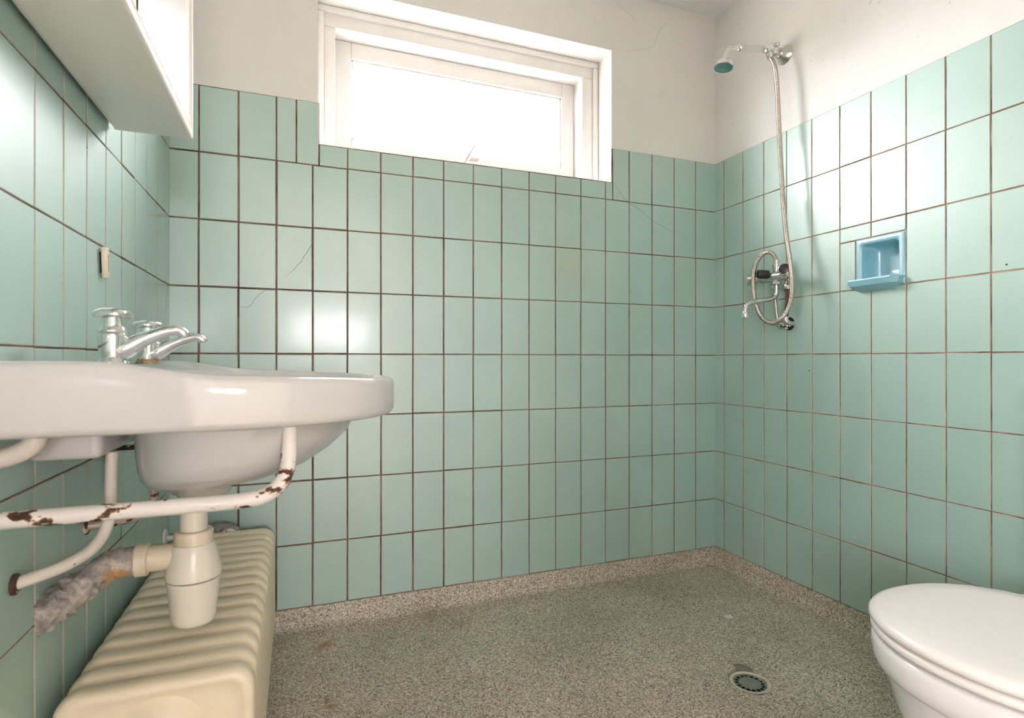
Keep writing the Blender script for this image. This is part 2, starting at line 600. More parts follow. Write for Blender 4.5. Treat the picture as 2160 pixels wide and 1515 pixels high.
# hall beyond the doorway: bright room with a wide window
HX0, HX1, HY = -0.9, 2.6, -4.9
struct(MB().box((HX0, HY - 0.3, -0.2), (HX1, REAR - 0.12, 0)).build('floor_hall', 'hall_floor'), 'brown boarded hall floor')
struct(MB().box((HX0, HY - 0.3, 2.5), (HX1, REAR - 0.15, 2.6)).build('ceiling_hall', 'ceiling'), 'white hall ceiling')
mb = MB()  # left hall wall, opened for an unseen side window added to brighten the hall
mb.box((HX0 - 0.2, HY - 0.3, -0.2), (HX0, -4.15, 2.6)).box((HX0 - 0.2, -3.15, -0.2), (HX0, REAR - 0.15, 2.6))
mb.box((HX0 - 0.2, -4.15, -0.2), (HX0, -3.15, 0.8)).box((HX0 - 0.2, -4.15, 1.75), (HX0, -3.15, 2.6))
struct(mb.build('wall_hall_left', 'hall_wall'), 'white hall wall with an added fill light window')
mb = MB()  # frame of the added side window, there only for fill light
for y in (-4.15, -3.675, -3.155):
    mb.box((HX0 - 0.1, y, 0.85), (HX0 - 0.04, y + 0.05, 1.70), bevel=0.004)
mb.box((HX0 - 0.1, -4.15, 0.80), (HX0 - 0.04, -3.15, 0.85), bevel=0.004).box((HX0 - 0.1, -4.15, 1.70), (HX0 - 0.04, -3.15, 1.75), bevel=0.004)
struct(mb.build('fill_window', 'white_wood'), 'white frame of the added fill light window in the hall')
struct(MB().box((HX1, HY - 0.3, -0.2), (HX1 + 0.2, REAR - 0.15, 2.6)).build('wall_hall_right', 'hall_wall'), 'white hall wall')
mb = MB()
VX0, VX1, VZ0, VZ1 = 0.22, 1.12, 0.94, 1.40
mb.box((HX0, HY - 0.2, 0), (VX0, HY, 2.5)).box((VX1, HY - 0.2, 0), (HX1, HY, 2.5))
mb.box((VX0, HY - 0.2, 0), (VX1, HY, VZ0)).box((VX0, HY - 0.2, VZ1), (VX1, HY, 2.5))
struct(mb.build('wall_hall_far', 'hall_wall'), 'white hall wall with a wide window')
mb = MB()
for x in (VX0, 0.52, VX1 - 0.05):
    mb.box((x, HY - 0.1, VZ0 + 0.05), (x + 0.05, HY - 0.04, VZ1 - 0.05), bevel=0.004)
mb.box((VX0, HY - 0.1, VZ0), (VX1, HY - 0.04, VZ0 + 0.05), bevel=0.004).box((VX0, HY - 0.1, VZ1 - 0.05), (VX1, HY - 0.04, VZ1), bevel=0.004)
struct(mb.build('window_2', 'white_wood'), 'white frame of the added fill light window in the hall')
struct(MB().add([(-40, -40, -0.35), (40, -40, -0.35), (40, 40, -0.35), (-40, 40, -0.35)], [[0, 1, 2, 3]], 0, False).build('ground', 'ground'), 'pale gravel ground outside')

# ------------------------------------------------------------------ window in the back wall
win = bpy.data.objects.new('window_1', None)
COL.objects.link(win)
win.location = ((OX0 + OX1) / 2, 0.11, OZ0)
struct(win, 'white painted top-hung window in a deep plaster recess')


def kid(o, parent):
    o.parent = parent
    o.matrix_parent_inverse = Matrix.Translation(parent.location).inverted()
    return o


FY = 0.11
FX0, FX1, FZ1 = 0.472, 1.419, 1.977
mb = MB()
mb.box((OX0 - 0.004, FY, OZ0), (FX0, 0.25, FZ1), bevel=0.003).box((FX1, FY, OZ0), (OX1 + 0.004, 0.25, FZ1), bevel=0.003)
mb.box((OX0, FY, FZ1), (OX1, 0.25, OZ1 + 0.004), bevel=0.003).box((FX0, FY, OZ0 - 0.004), (FX1, 0.25, OZ0 + 0.03), bevel=0.003)
kid(mb.build('outer_frame', 'white_wood'), win)
mb = MB()                                        # bead where the frame meets the plaster
mb.box((OX0, FY - 0.012, OZ1 - 0.022), (OX1, FY + 0.004, OZ1), bevel=0.005, seg=3)
mb.box((OX1 - 0.022, FY - 0.012, OZ0), (OX1, FY + 0.004, OZ1 - 0.022), bevel=0.005, seg=3)
mb.box((OX0, FY - 0.012, OZ0), (OX0 + 0.022, FY + 0.004, OZ1 - 0.022), bevel=0.005, seg=3)
kid(mb.build('bead', 'white_wood'), win)
SY = 0.178
GX0, GX1, GZ0, GZ1 = 0.530, 1.362, 1.628, 1.918
sash = bpy.data.objects.new('sash', None)
mb = MB()
gp = 0.003
mb.box((FX0 + gp, SY, OZ0 + 0.03), (GX0, SY + 0.042, FZ1 - gp), bevel=0.003)
mb.box((GX1, SY, OZ0 + 0.03), (FX1 - gp, SY + 0.042, FZ1 - gp), bevel=0.003)
mb.box((GX0, SY, GZ1), (GX1, SY + 0.042, FZ1 - gp), bevel=0.003)
mb.box((GX0, SY, OZ0 + 0.03), (GX1, SY + 0.042, GZ0), bevel=0.003)
# chamfered glazing bead around the pane
for a, b in (((GX0, GZ0), (GX0 + 0.008, GZ1)), ((GX1 - 0.008, GZ0), (GX1, GZ1)), ((GX0, GZ1 - 0.008), (GX1, GZ1)), ((GX0, GZ0), (GX1, GZ0 + 0.008))):
    mb.box((a[0], SY + 0.010, a[1]), (b[0], SY + 0.03, b[1]), bevel=0.003)
sash = kid(mb.build('sash', 'white_wood'), win)
sash.matrix_parent_inverse = Matrix.Translation(win.location).inverted()
pane = MB().box((GX0, SY + 0.022, GZ0), (GX1, SY + 0.026, GZ1), smooth=False).build('pane', 'pane')
pane.parent = sash
# casement stay with peg on the sill, and its catch
def wp_(px, py, y):
    return on_plane(px, py, 1, y)


mb = MB()
mb.tube([wp_(979, 344, 0.150), wp_(985, 334, 0.150), wp_(999, 311, 0.150)], [0.0050, 0.0045, 0.0042], 10)
mb.tube([wp_(1003, 331, 0.152), wp_(1002.5, 320, 0.152), wp_(1001, 311, 0.152)], 0.0020, 8)
_p0, _p1 = wp_(993, 331, 0.150), wp_(1011, 334, 0.150)
mb.box((_p0.x, 0.146, _p0.z - 0.006), (_p1.x, 0.180, _p0.z), bevel=0.002)
mb.lathe([(0.004, -0.006), (0.0055, -0.003), (0.0055, 0.003), (0.004, 0.006)], wp_(1000.5, 309, 0.150), (0, 1, 0), 12)
mb.lathe([(0.010, 0.0), (0.010, 0.004), (0.006, 0.008)], (wp_(980, 344, 0.150).x, 0.150, OZ0 + 0.030), (0, 0, 1), 14)
kid(mb.build('window_stay', 'stay_metal'), win)
# sill of the recess, plastered
kid(MB().box((OX0, 0.002, OZ0 - 0.02), (OX1, FY + 0.02, OZ0 + 0.001), smooth=False).build('window_sill', 'white_wood'), win)
crx = on_plane(1262, 200, 0, OX1 - 0.001)

# ------------------------------------------------------------------ tiles
ZB = SEAM - 4 * TH
ZT = SEAM + 4 * TH
_tile_cache = {}
TD = 0.0036


def tile_mesh(w, h):
    key = (round(w, 3), round(h, 3))
    if key in _tile_cache:
        return _tile_cache[key]
    w, h = key
    me = bpy.data.meshes.new('tile')
    a, b = w / 2, h / 2
    i = 0.0013

    def rect(a, b, z):
        return [(-a, -b, z), (a, -b, z), (a, b, z), (-a, b, z)]
    vs = rect(a, b, 0) + rect(a, b, TD * 0.62) + rect(a - i, b - i, TD)
    fs = []
    for r in (0, 4):
        for j in range(4):
            k = (j + 1) % 4
            fs.append([r + j, r + k, r + 4 + k, r + 4 + j])
    fs.append([8, 9, 10, 11])
    me.from_pydata(vs, [], fs)
    me.materials.append(M['tile'])
    me.materials.append(M['tile_edge'])
    me.materials.append(M['grout_dark'])
    me.polygons.foreach_set('material_index', [2] * 4 + [1] * 4 + [0])
    me.update()
    _tile_cache[key] = me
    return me


ROTS = {'back': Matrix(((1, 0, 0), (0, 0, -1), (0, 1, 0))).to_quaternion(),       # tile normal faces -y
        'right': Matrix(((0, 0, -1), (-1, 0, 0), (0, 1, 0))).to_quaternion(),     # normal faces -x
        'left': Matrix(((0, 0, 1), (1, 0, 0), (0, 1, 0))).to_quaternion()}        # normal faces +x


def put_tile(wall, side, u0, u1, z0, z1, gap=0.0028):
    g0 = gap * random.uniform(0.65, 1.35)
    g1 = gap * random.uniform(0.65, 1.35)
    if u1 - u0 < 0.012 or z1 - z0 < 0.012:
        return
    w, h = (u1 - u0) - (g0 + g1) / 2, (z1 - z0) - gap * random.uniform(0.75, 1.2)
    w = round(w * 2000) / 2000
    h = round(h * 2000) / 2000
    o = bpy.data.objects.new('tile', tile_mesh(w, h))
    uc, zc = (u0 + u1) / 2 + random.uniform(-.0003, .0003), (z0 + z1) / 2 + random.uniform(-.0003, .0003)
    p = {'back': (uc, 0, zc), 'right': (W, -uc, zc), 'left': (0, -uc, zc)}[side]
    q = Quaternion((1, 0, 0), random.gauss(0, 0.0030)) @ Quaternion((0, 1, 0), random.gauss(0, 0.0036)) @ Quaternion((0, 0, 1), random.gauss(0, 0.0012))
    o.rotation_mode = 'QUATERNION'
    o.rotation_quaternion = ROTS[side] @ q
    o.location = p
    COL.objects.link(o)
    o.parent = wall
    return o


# grout beds
GT = 0.0012
gb = MB().box((0, -GT, ZB), (OX0 + 0.004, 0.0005, ZT), smooth=False).box((OX1 - 0.001, -GT, ZB), (W, 0.0005, ZT), smooth=False).box((OX0, -GT, ZB), (OX1, 0.0005, OZ0 - 0.001), smooth=False)
gb.build('grout', 'grout_dark', wall_back)
NS0, NS1, NSZ0, NSZ1 = 0.634, 0.788, 1.062, 1.2165     # recess of the soap niche in the right wall (distance from corner, height)
mb = MB()
mb.box((W - GT, -1.99, ZB), (W + 0.0005, 0, NSZ0), smooth=False).box((W - GT, -1.99, NSZ1), (W + 0.0005, 0, ZT), smooth=False)
mb.box((W - GT, -NS0, NSZ0), (W + 0.0005, 0, NSZ1), smooth=False).box((W - GT, -1.99, NSZ0), (W + 0.0005, -NS1, NSZ1), smooth=False)
mb.build('grout', 'grout_mid', wall_right)
MB().box((-0.0005, -1.99, ZB), (GT, 0, ZT), smooth=False).build('grout', 'grout_dark', wall_left)

# back wall columns
us = [0.0] + [0.07919 + 0.10618 * i for i in range(18)] + [W]
for r in range(8):
    z0, z1 = ZB + r * TH, ZB + (r + 1) * TH
    for a, b in zip(us, us[1:]):
        gap = 0.0046 if a < 0.5 else (0.0036 if a < 1.0 else 0.0028)
        if r < 7:
            put_tile(wall_back, 'back', a, b, z0, z1, gap)
        elif b < 0.30:
            put_tile(wall_back, 'back', a, b, z0, z1, gap)
# top row: two narrow tiles before the window, short tiles below it, cut tiles after it
z0, z1 = ZB + 7 * TH, ZT
xa = us[3]
xm = on_plane(625, 280, 1, 0).x
put_tile(wall_back, 'back', xa, xm, z0, z1, 0.004)
put_tile(wall_back, 'back', xm, OX0 + 0.004, z0, z1, 0.004)
short = [OX0 + 0.004] + us[5:15] + [OX1 + 0.004]
for a, b in zip(short, short[1:]):
    put_tile(wall_back, 'back', a, b, z0, OZ0 - 0.003, 0.003)
last = [OX1 + 0.004] + us[15:]
for a, b in zip(last, last[1:]):
    put_tile(wall_back, 'back', a, b, z0, z1)
# right wall columns
us = [0.0] + [0.0553 + 0.10489 * i for i in range(19)]
for r in range(8):
    z0, z1 = ZB + r * TH, ZB + (r + 1) * TH
    for a, b in zip(us, us[1:]):
        if r == 5 and b > NS0 + 0.01 and a < NS1 - 0.01:
            put_tile(wall_right, 'right', a, b, NSZ1, z1)
            if a < NS0 - 0.012:
                put_tile(wall_right, 'right', a, NS0, z0, NSZ1)
            if b > NS1 + 0.012:
                put_tile(wall_right, 'right', NS1, b, z0, NSZ1)
            continue
        put_tile(wall_right, 'right', a, b, z0, z1)
# left wall columns
us = [0.0] + [0.05109 + 0.10464 * i for i in range(19)]
for r in range(8):
    for a, b in zip(us, us[1:]):
        put_tile(wall_left, 'left', a, b, ZB + r * TH, ZB + (r + 1) * TH)


# cracks running over tiles and plaster
def crack(parent, pix, axis, value, r=0.0005, mat='crack'):
    P = []
    for a, b in zip(pix, pix[1:]):
        for k in range(5):
            t = k / 5
            P.append((a[0] + (b[0] - a[0]) * t + random.uniform(-1.2, 1.2), a[1] + (b[1] - a[1]) * t + random.uniform(-1.2, 1.2)))
    P.append(pix[-1])
    pts = [on_plane(p[0], p[1], axis, value) for p in P]
    MB().tube(pts, r, 5, smooth_path=False).build('crack', mat, parent)


crack(wall_back, [(660, 512), (640, 545), (620, 570), (600, 585), (588, 598)], 1, -TD, 0.0006)
crack(wall_back, [(560, 612), (538, 630), (525, 648), (508, 648)], 1, -TD, 0.0005)
crack(wall_back, [(1293, 388), (1322, 424), (1345, 440), (1380, 468), (1420, 490)], 1, -TD, 0.00045)
crack(wall_back, [(1322, 108), (1352, 105), (1380, 96), (1392, 62), (1410, 45), (1420, 37)], 1, -0.0001, 0.0005, 'crack_pale')
crack(wall_back, [(1300, 5), (1330, 32), (1340, 45)], 1, -0.0001, 0.0005, 'crack_pale')
kk = MB().tube([(OX1 - 0.0003, 0.098 - 0.002 * math.sin(i), 2.02 - i * 0.055) for i in range(8)] + [(OX1 - 0.0003, 0.112, 1.62), (OX1 - 0.0003, 0.108, OZ0)], 0.0008, 5, sub=3).build('crack', 'crack_pale', wall_back)
for (px, py) in ((1707, 782), (1669, 563), (2123, 558)):     # old screw holes
    p = on_plane(px, py, 0, W - TD)
    MB().lathe([(0.0024, 0), (0.0020, 0.0006)], (p.x + 0.0003, p.y, p.z), (-1, 0, 0), 8).build('screw_hole', 'dark_hole', wall_right)
for (px, py) in ((183, 311), (191, 320)):
    p = on_plane(px, py, 0, TD)
    MB().lathe([(0.0024, 0), (0.0020, 0.0006)], (p.x - 0.0003, p.y, p.z), (1, 0, 0), 8).build('screw_hole', 'dark_hole', wall_left)

# cove skirting of the floor
prof = [(0.0, ZB - 0.001), (0.0045, ZB - 0.001), (0.006, ZB - 0.004), (0.0075, 0.03), (0.011, 0.014), (0.019, 0.005), (0.034, 0.0008), (0.034, -0.002), (0.0, -0.002)]


def cove(name, p0, p1, inward):
    rings = []
    for p in (p0, p1):
        rings.append([Vector(p) + Vector(inward) * d + Vector((0, 0, z)) for d, z in prof])
    mb = MB()
    mb.loft(rings)
    return struct(mb.build(name, 'terrazzo', auto=50), 'speckled terrazzo cove skirting along the wall')


cove('baseboard_back', (0, 0, 0), (W, 0, 0), (0, -1, 0))
cove('baseboard_right', (W, 0, 0), (W, REAR, 0), (-1, 0, 0))
cove('baseboard_left', (0, 0, 0), (0, REAR, 0), (1, 0, 0))

# ------------------------------------------------------------------ washbasin
BC = -0.775
basin = thing('washbasin', 'white porcelain washbasin on brackets above the cream radiator', 'washbasin', (0, BC, 0.611))


ANG = [-PI / 2 + PI * k / 60 for k in range(61)] + [PI / 2 + PI * k / 40 for k in range(1, 40)]


def outline(inset):
    """plan outline of the basin: straight back at the wall, straight sides, rounded front"""
    xc, a, b = 0.205, 0.322 - inset, 0.272 - inset
    xb = 0.001 + inset * 0.4
    e = 2 / 2.35
    pts = []
    for k in range(61):
        t = ANG[k]
        c, s = max(0, math.cos(t)), math.sin(t)
        pts.append((xc + a * c ** e, BC + b * math.copysign(abs(s) ** e, s)))
    for k in range(1, 15):
        pts.append((xc + (xb - xc) * k / 15, BC + b))
    for k in range(11):
        pts.append((xb, BC + b - 2 * b * k / 10))
    for k in range(14, 0, -1):
        pts.append((xc + (xb - xc) * k / 15, BC - b))
    return pts


def rim_z(x):
    t = min(1, max(0, (x - 0.10) / 0.17))
    t = t * t * (3 - 2 * t)
    u = min(1, max(0, (x - 0.25) / 0.27))
    return 0.8425 - 0.0195 * t - 0.0105 * u


def ell(cx, rx, ry, p=2.3, cy=BC):
    e = 2 / p
    out = []
    for t in ANG:
        c, s = math.cos(t), math.sin(t)
        out.append((cx + rx * math.copysign(abs(c) ** e, c), cy + ry * math.copysign(abs(s) ** e, s)))
    return out


rings = []
for (x0, x1, ry, z) in [(.160, .243, .042, .611), (.158, .245, .0435, .614), (.142, .246, .054, .624), (.124, .252, .085, .634), (.118, .29, .125, .641),
                        (.114, .335, .160, .652), (.111, .378, .185, .668), (.109, .415, .203, .692), (.108, .445, .215, .720), (.107, .455, .222, .742)]:
    rings.append([(x, y, z) for x, y in ell((x0 + x1) / 2, (x1 - x0) / 2, ry, p=2.2 if z > .63 else 2.0)])
rings.append([(x, y, 0.7475) for x, y in outline(0.018)])
rings.append([(x, y, 0.748) for x, y in outline(0.008)])
rings.append([(x, y, 0.7515) for x, y in outline(0.0025)])
rings.append([(x, y, 0.758) for x, y in outline(0.0)])
for k in (0.35, 0.7):
    rings.append([(x, y, 0.758 + (rim_z(x) - 0.012 - 0.758) * k) for x, y in outline(0.0)])
rings.append([(x, y, rim_z(x) - 0.010) for x, y in outline(0.0)])
rings.append([(x, y, rim_z(x) - 0.004) for x, y in outline(0.0022)])
rings.append([(x, y, rim_z(x) - 0.0008) for x, y in outline(0.007)])
rings.append([(x, y, rim_z(x)) for x, y in outline(0.014)])
rings.append([(x, y, rim_z(x) - 0.001) for x, y in outline(0.022)])
rim_in = ell(0.312, 0.176, 0.222, p=2.3)
rings.append([(x, y, min(rim_z(x), 0.83) - 0.006) for x, y in rim_in])
for (cx, rx, ry, z) in [(.311, .170, .215, .800), (.306, .155, .20, .77), (.29, .13, .17, .71), (.26, .09, .12, .672), (.23, .05, .06, .655), (.20, .022, .022, .65)]:
    rings.append([(x, y, z) for x, y in ell(cx, rx, ry)])
mb = MB().loft(rings)
mb.box((0.001, BC - 0.142, 0.700), (0.092, BC + 0.20, 0.757), bevel=0.012, seg=3)        # thickened back under the tap deck
mb.box((0.112, BC - 0.06, 0.636), (0.20, BC + 0.05, 0.74), bevel=0.02, seg=3)               # overflow channel
kid(mb.build('bowl', 'porcelain', auto=60), basin)
kid(MB().lathe([(0.024, 0), (0.026, 0.002), (0.020, 0.004), (0.012, 0.003)], (0.20, BC, 0.651), (0, 0, 1), 20).build('waste_ring', 'chrome'), basin)


def tap(loc, label, base_mat, rot, hrot=0.0, sc=1.0):
    t = thing('pillar_tap', label, 'tap', loc)
    t.rotation_euler.z = rot
    t.scale = (sc, sc, sc)
    MB().lathe([(0.0225, 0.0), (0.0222, 0.0015), (0.0195, 0.005), (0.0176, 0.010)], n=24).build('base', base_mat, t)
    MB().lathe([(0.0175, 0.008), (0.0180, 0.018), (0.0186, 0.030), (0.0190, 0.041), (0.0190, 0.0455), (0.0178, 0.047)], n=28).build('body', 'chrome', t)
    MB().tube([(0.002, 0, 0.018), (0.018, 0, 0.0240), (0.039, 0, 0.0375), (0.060, 0, 0.0475), (0.077, 0, 0.0530), (0.089, 0, 0.0530), (0.096, 0, 0.0475), (0.0975, 0, 0.043)],
              [0.0165, 0.0160, 0.0122, 0.0096, 0.0084, 0.0082, 0.0086, 0.0075], 16, sub=6).build('spout', 'chrome', t)
    MB().lathe([(0.0180, 0.047), (0.0195, 0.0495), (0.0195, 0.0515), (0.0175, 0.0540), (0.0158, 0.060), (0.0142, 0.068), (0.0140, 0.0725)], n=28).build('bonnet', 'chrome', t)
    hd = MB().lathe([(0.0120, 0.0705), (0.0225, 0.0720), (0.0255, 0.0745), (0.0258, 0.0775), (0.0235, 0.0815), (0.0165, 0.0855), (0.006, 0.0872)], n=48, lobes=(4, 0.055))
    h = hd.build('handle', 'chrome', t)
    h.rotation_euler.z = hrot
    return t


tap((0.088, -0.852, 0.8375), 'chrome pillar tap with a clean base on washbasin, farther from the window wall', 'chrome', 0.05, 0.5)
tap((0.092, -0.655, 0.8360), 'chrome pillar tap with a brown scaled base on the washbasin', 'rust_base', -0.02, 0.2, 0.95)

# ------------------------------------------------------------------ brackets carrying the basin
YB = -0.982
br = thing('basin_bracket', 'white painted tube bracket flaked with rust in front of the bottle trap', 'bracket', (0, YB, 0.64))
kid(MB().tube([(0.0, YB, 0.638), (0.10, YB, 0.638), (0.20, YB, 0.638), (0.285, YB, 0.639), (0.318, YB, 0.647), (0.338, YB, 0.668), (0.344, YB, 0.70), (0.345, YB, 0.7475)], 0.0112, 16, sub=6).build('arm', 'bracket'), br)
kid(MB().tube([(-0.002, YB - 0.012, 0.718), (0.014, YB - 0.012, 0.721), (0.030, YB - 0.012, 0.728), (0.040, YB - 0.012, 0.737), (0.044, YB - 0.012, 0.7475)], 0.0125, 14, sub=5).build('brace', 'pipe_paint'), br)
YB2 = -0.566
br2 = thing('basin_bracket', 'dark rusted iron bracket behind the bowl of the washbasin', 'bracket', (0, YB2, 0.6))
kid(MB().box((0.004, YB2 - 0.013, 0.600), (0.011, YB2 + 0.013, 0.72), bevel=0.002).build('wall_plate', 'bracket_worse'), br2)
kid(MB().box((0.011, YB2 - 0.010, 0.664), (0.30, YB2 + 0.010, 0.673), bevel=0.002).build('arm', 'bracket_worse'), br2)
kid(MB().tube([(0.30, YB2, 0.668), (0.325, YB2, 0.675), (0.34, YB2, 0.70), (0.342, YB2, 0.7475)], 0.010, 12).build('upright', 'bracket'), br2)

# ------------------------------------------------------------------ supply pipes
p1 = thing('supply_pipe', 'cream painted supply pipe curving past the rusty bracket to the wall', 'pipe', (0, -0.955, 0.545), 'supply pipes of the washbasin')
kid(MB().tube([(0.088, -0.852, 0.701), (0.087, -0.853, 0.68), (0.086, -0.856, 0.62), (0.083, -0.866, 0.585), (0.070, -0.886, 0.562), (0.048, -0.912, 0.5515), (0.022, -0.936, 0.547), (0.0, -0.955, 0.545)], 0.0085, 14, sub=6).build('tube', 'pipe_paint'), p1)
kid(MB().lathe([(0.014, 0), (0.014, 0.004), (0.011, 0.006)], (0.0035, -0.9515, 0.545), (1, 0, 0), 16).build('wall_collar', 'bracket_worse'), p1)
p2 = thing('supply_pipe', 'browned supply pipe bent behind the rusty bracket to the wall', 'pipe', (0, -0.683, 0.547), 'supply pipes of the washbasin')
kid(MB().tube([(0.094, -0.655, 0.701), (0.096, -0.655, 0.67), (0.101, -0.654, 0.61), (0.102, -0.655, 0.580), (0.090, -0.660, 0.557), (0.060, -0.668, 0.549), (0.025, -0.677, 0.547), (0.0, -0.683, 0.547)], 0.0075, 12, sub=6).build('tube', 'pipe_brown'), p2)
kid(MB().lathe([(0.0145, 0), (0.0145, 0.003), (0.010, 0.005)], (0.0035, -0.682, 0.547), (1, 0, 0), 16).build('wall_collar', 'bracket_worse'), p2)

# ------------------------------------------------------------------ bottle trap
TX, TY = 0.187, BC
trap = thing('bottle_trap', 'cream plastic bottle trap hanging under the washbasin', 'drain trap', (TX, TY, 0.386))
def tl(prof):
    return [(r * 0.89, z) for r, z in prof]


kid(MB().lathe(tl([(0.0245, 0.53), (0.0235, 0.60), (0.0235, 0.612), (0.036, 0.6125), (0.036, 0.6155)]), (TX, TY, 0), n=32).build('inlet_tube', 'trap'), trap)
kid(MB().lathe(tl([(0.028, 0.524), (0.0335, 0.5260), (0.0345, 0.545), (0.032, 0.5485), (0.024, 0.549)]), (TX, TY, 0), n=32).build('collar_nut', 'trap_nut'), trap)
kid(MB().lathe(tl([(0.043, 0.4662), (0.0485, 0.4685), (0.0490, 0.477), (0.0470, 0.487), (0.0418, 0.510), (0.0395, 0.519), (0.0355, 0.5265)]), (TX, TY, 0), n=40).build('upper_body', 'trap'), trap)
kid(MB().lathe(tl([(0.020, 0.386), (0.033, 0.388), (0.0380, 0.393), (0.0398, 0.401), (0.0440, 0.438), (0.0460, 0.458), (0.0468, 0.460), (0.0472, 0.4655), (0.042, 0.466)]), (TX, TY, 0), n=40).build('cup', 'trap'), trap)
od = Vector((-1, -0.02, 0.0)).normalized()
kid(MB().lathe([(0.0215, 0.02), (0.0215, 0.075)], (TX, TY, 0.506), od, 28).build('outlet', 'trap_nut'), trap)
kid(MB().lathe([(0.0245, 0.066), (0.0275, 0.068), (0.0275, 0.084), (0.0245, 0.087)], (TX, TY, 0.506), od, 28, lobes=(10, 0.02)).build('outlet_nut', 'trap_nut'), trap)
wp = thing('waste_pipe', 'grey lead waste pipe patched with crumbling mortar running into the wall', 'pipe', (0, -0.87, 0.48))
pth = [(TX - 0.080, TY - 0.002, 0.506), (TX - 0.110, TY - 0.004, 0.505), (TX - 0.128, TY - 0.010, 0.502), (0.052, -0.800, 0.494), (0.032, -0.826, 0.484), (0.012, -0.856, 0.474), (-0.005, -0.880, 0.467)]
P = spline(pth, 7)
rad = []
for i, p in enumerate(P):
    u = i / (len(P) - 1)
    rad.append((0.0235 if u < 0.33 else 0.0225) + 0.004 * max(0, u - 0.4))
rg = rings_along(P, rad, 26)
for i, r in enumerate(rg):
    u = i / (len(P) - 1)
    c = P[i]
    if u > 0.33:
        a = min(1, (u - 0.33) * 4)
        for j in range(len(r)):
            r[j] = c + (r[j] - c) * (1 + a * 0.12 * math.sin(j * 1.7 + i * 0.9) + a * random.uniform(-0.14, 0.14))
kid(MB().loft(rg).build('pipe', 'lead', auto=70), wp)
kid(MB().lathe([(0.0248, 0.0), (0.0255, 0.003), (0.0248, 0.006)], (TX - 0.104, TY - 0.003, 0.5055), (-1, -0.05, -0.02), 24).build('joint_ring', 'lead'), wp)

# ------------------------------------------------------------------ radiator
RX0, RX1, RZ0, RZ1 = 0.020, 0.291, 0.032, 0.3475
RY0, PITCH, NSEC = -0.884, 0.0555, 15
rad_o = thing('radiator', 'cream enamelled ribbed radiator under the washbasin', 'radiator', ((RX0 + RX1) / 2, RY0 + 0.39, RZ0))


def rrect(ins, y, rc, n=6):
    x0, x1, z0, z1 = RX0 + ins, RX1 - ins, RZ0 + ins, RZ1 - ins
    r = max(0.006, rc - ins * 0.6)
    pts = []
    for (cx, cz, a0) in ((x1 - r, z1 - r, 0), (x0 + r, z1 - r, PI / 2), (x0 + r, z0 + r, PI), (x1 - r, z0 + r, 1.5 * PI)):
        for k in range(n + 1):
            a = a0 + PI / 2 * k / n
            pts.append(Vector((cx + r * math.cos(a), y, cz + r * math.sin(a))))
    return pts


h = PITCH / 2
sec_prof = [(-h, 0.0225), (-h * 0.93, 0.018), (-h * 0.80, 0.0085), (-h * 0.58, 0.0025), (-h * 0.30, 0.0), (h * 0.30, 0.0), (h * 0.58, 0.0025), (h * 0.80, 0.0085), (h * 0.93, 0.018), (h, 0.0225)]
base_sec = MB().loft([rrect(i, y, 0.034) for y, i in sec_prof])
first = None
for k in range(NSEC):
    y = RY0 + h * 0.55 + PITCH * k
    if k == 0:
        fp = [(-h * 0.50, 0.034), (-h * 0.52, 0.026), (-h * 0.66, 0.0175), (-h * 0.74, 0.0125), (-h * 0.70, 0.0065), (-h * 0.50, 0.0015), (-h * 0.2, 0.0)] + sec_prof[5:]
        o = MB().loft([rrect(i, yy, 0.034) for yy, i in fp]).build('section', 'radiator', auto=60)
    elif first is None:
        o = base_sec.build('section', 'radiator', auto=60)
        first = o
    else:
        o = first.copy()
        COL.objects.link(o)
    o.location = (0, y, 0)
    kid(o, rad_o)
# end boss with hexagonal plug and the raised column beside it
yf = RY0 + h * 0.55 - h * 0.50
bx_, bz_ = 0.158, 0.262
hb = MB().lathe([(0.066, -0.002), (0.060, 0.002), (0.050, 0.011), (0.042, 0.019), (0.034, 0.022), (0.030, 0.018)], (bx_, yf, bz_), (0, -1, 0), 36).build('end_boss', 'radiator')
kid(hb, rad_o)
pl_ = MB().lathe([(0.029, 0.014), (0.029, 0.0225), (0.026, 0.0255), (0.019, 0.026)], (bx_, yf, bz_), (0, -1, 0), 36)
pl_.lathe([(0.0185, 0.024), (0.0185, 0.0325), (0.0165, 0.034), (0.010, 0.034), (0.009, 0.026)], (bx_, yf, bz_), (0, -1, 0), 6)
kid(pl_.build('plug', 'radiator', auto=35), rad_o)
for xa_ in (0.224, 0.036):
    kid(MB().box((xa_, yf - 0.005, RZ0 + 0.03), (xa_ + 0.052, yf + 0.01, bz_ - 0.002), bevel=0.006, seg=3).build('end_column', 'radiator'), rad_o)
for yy in (RY0 + PITCH, RY0 + PITCH * 13):
    for x in (RX0 + 0.03, RX1 - 0.03):
        kid(MB().box((x - 0.014, yy - 0.012, 0.0), (x + 0.014, yy + 0.012, RZ0 + 0.03), bevel=0.004).build('foot', 'radiator'), rad_o)
kid(MB().box((0.255, RY0 + 0.512, RZ1 - 0.0165), (0.275, RY0 + 0.515, RZ1 - 0.0135), bevel=0.0006).build('rust_chip', 'dark_hole'), rad_o)

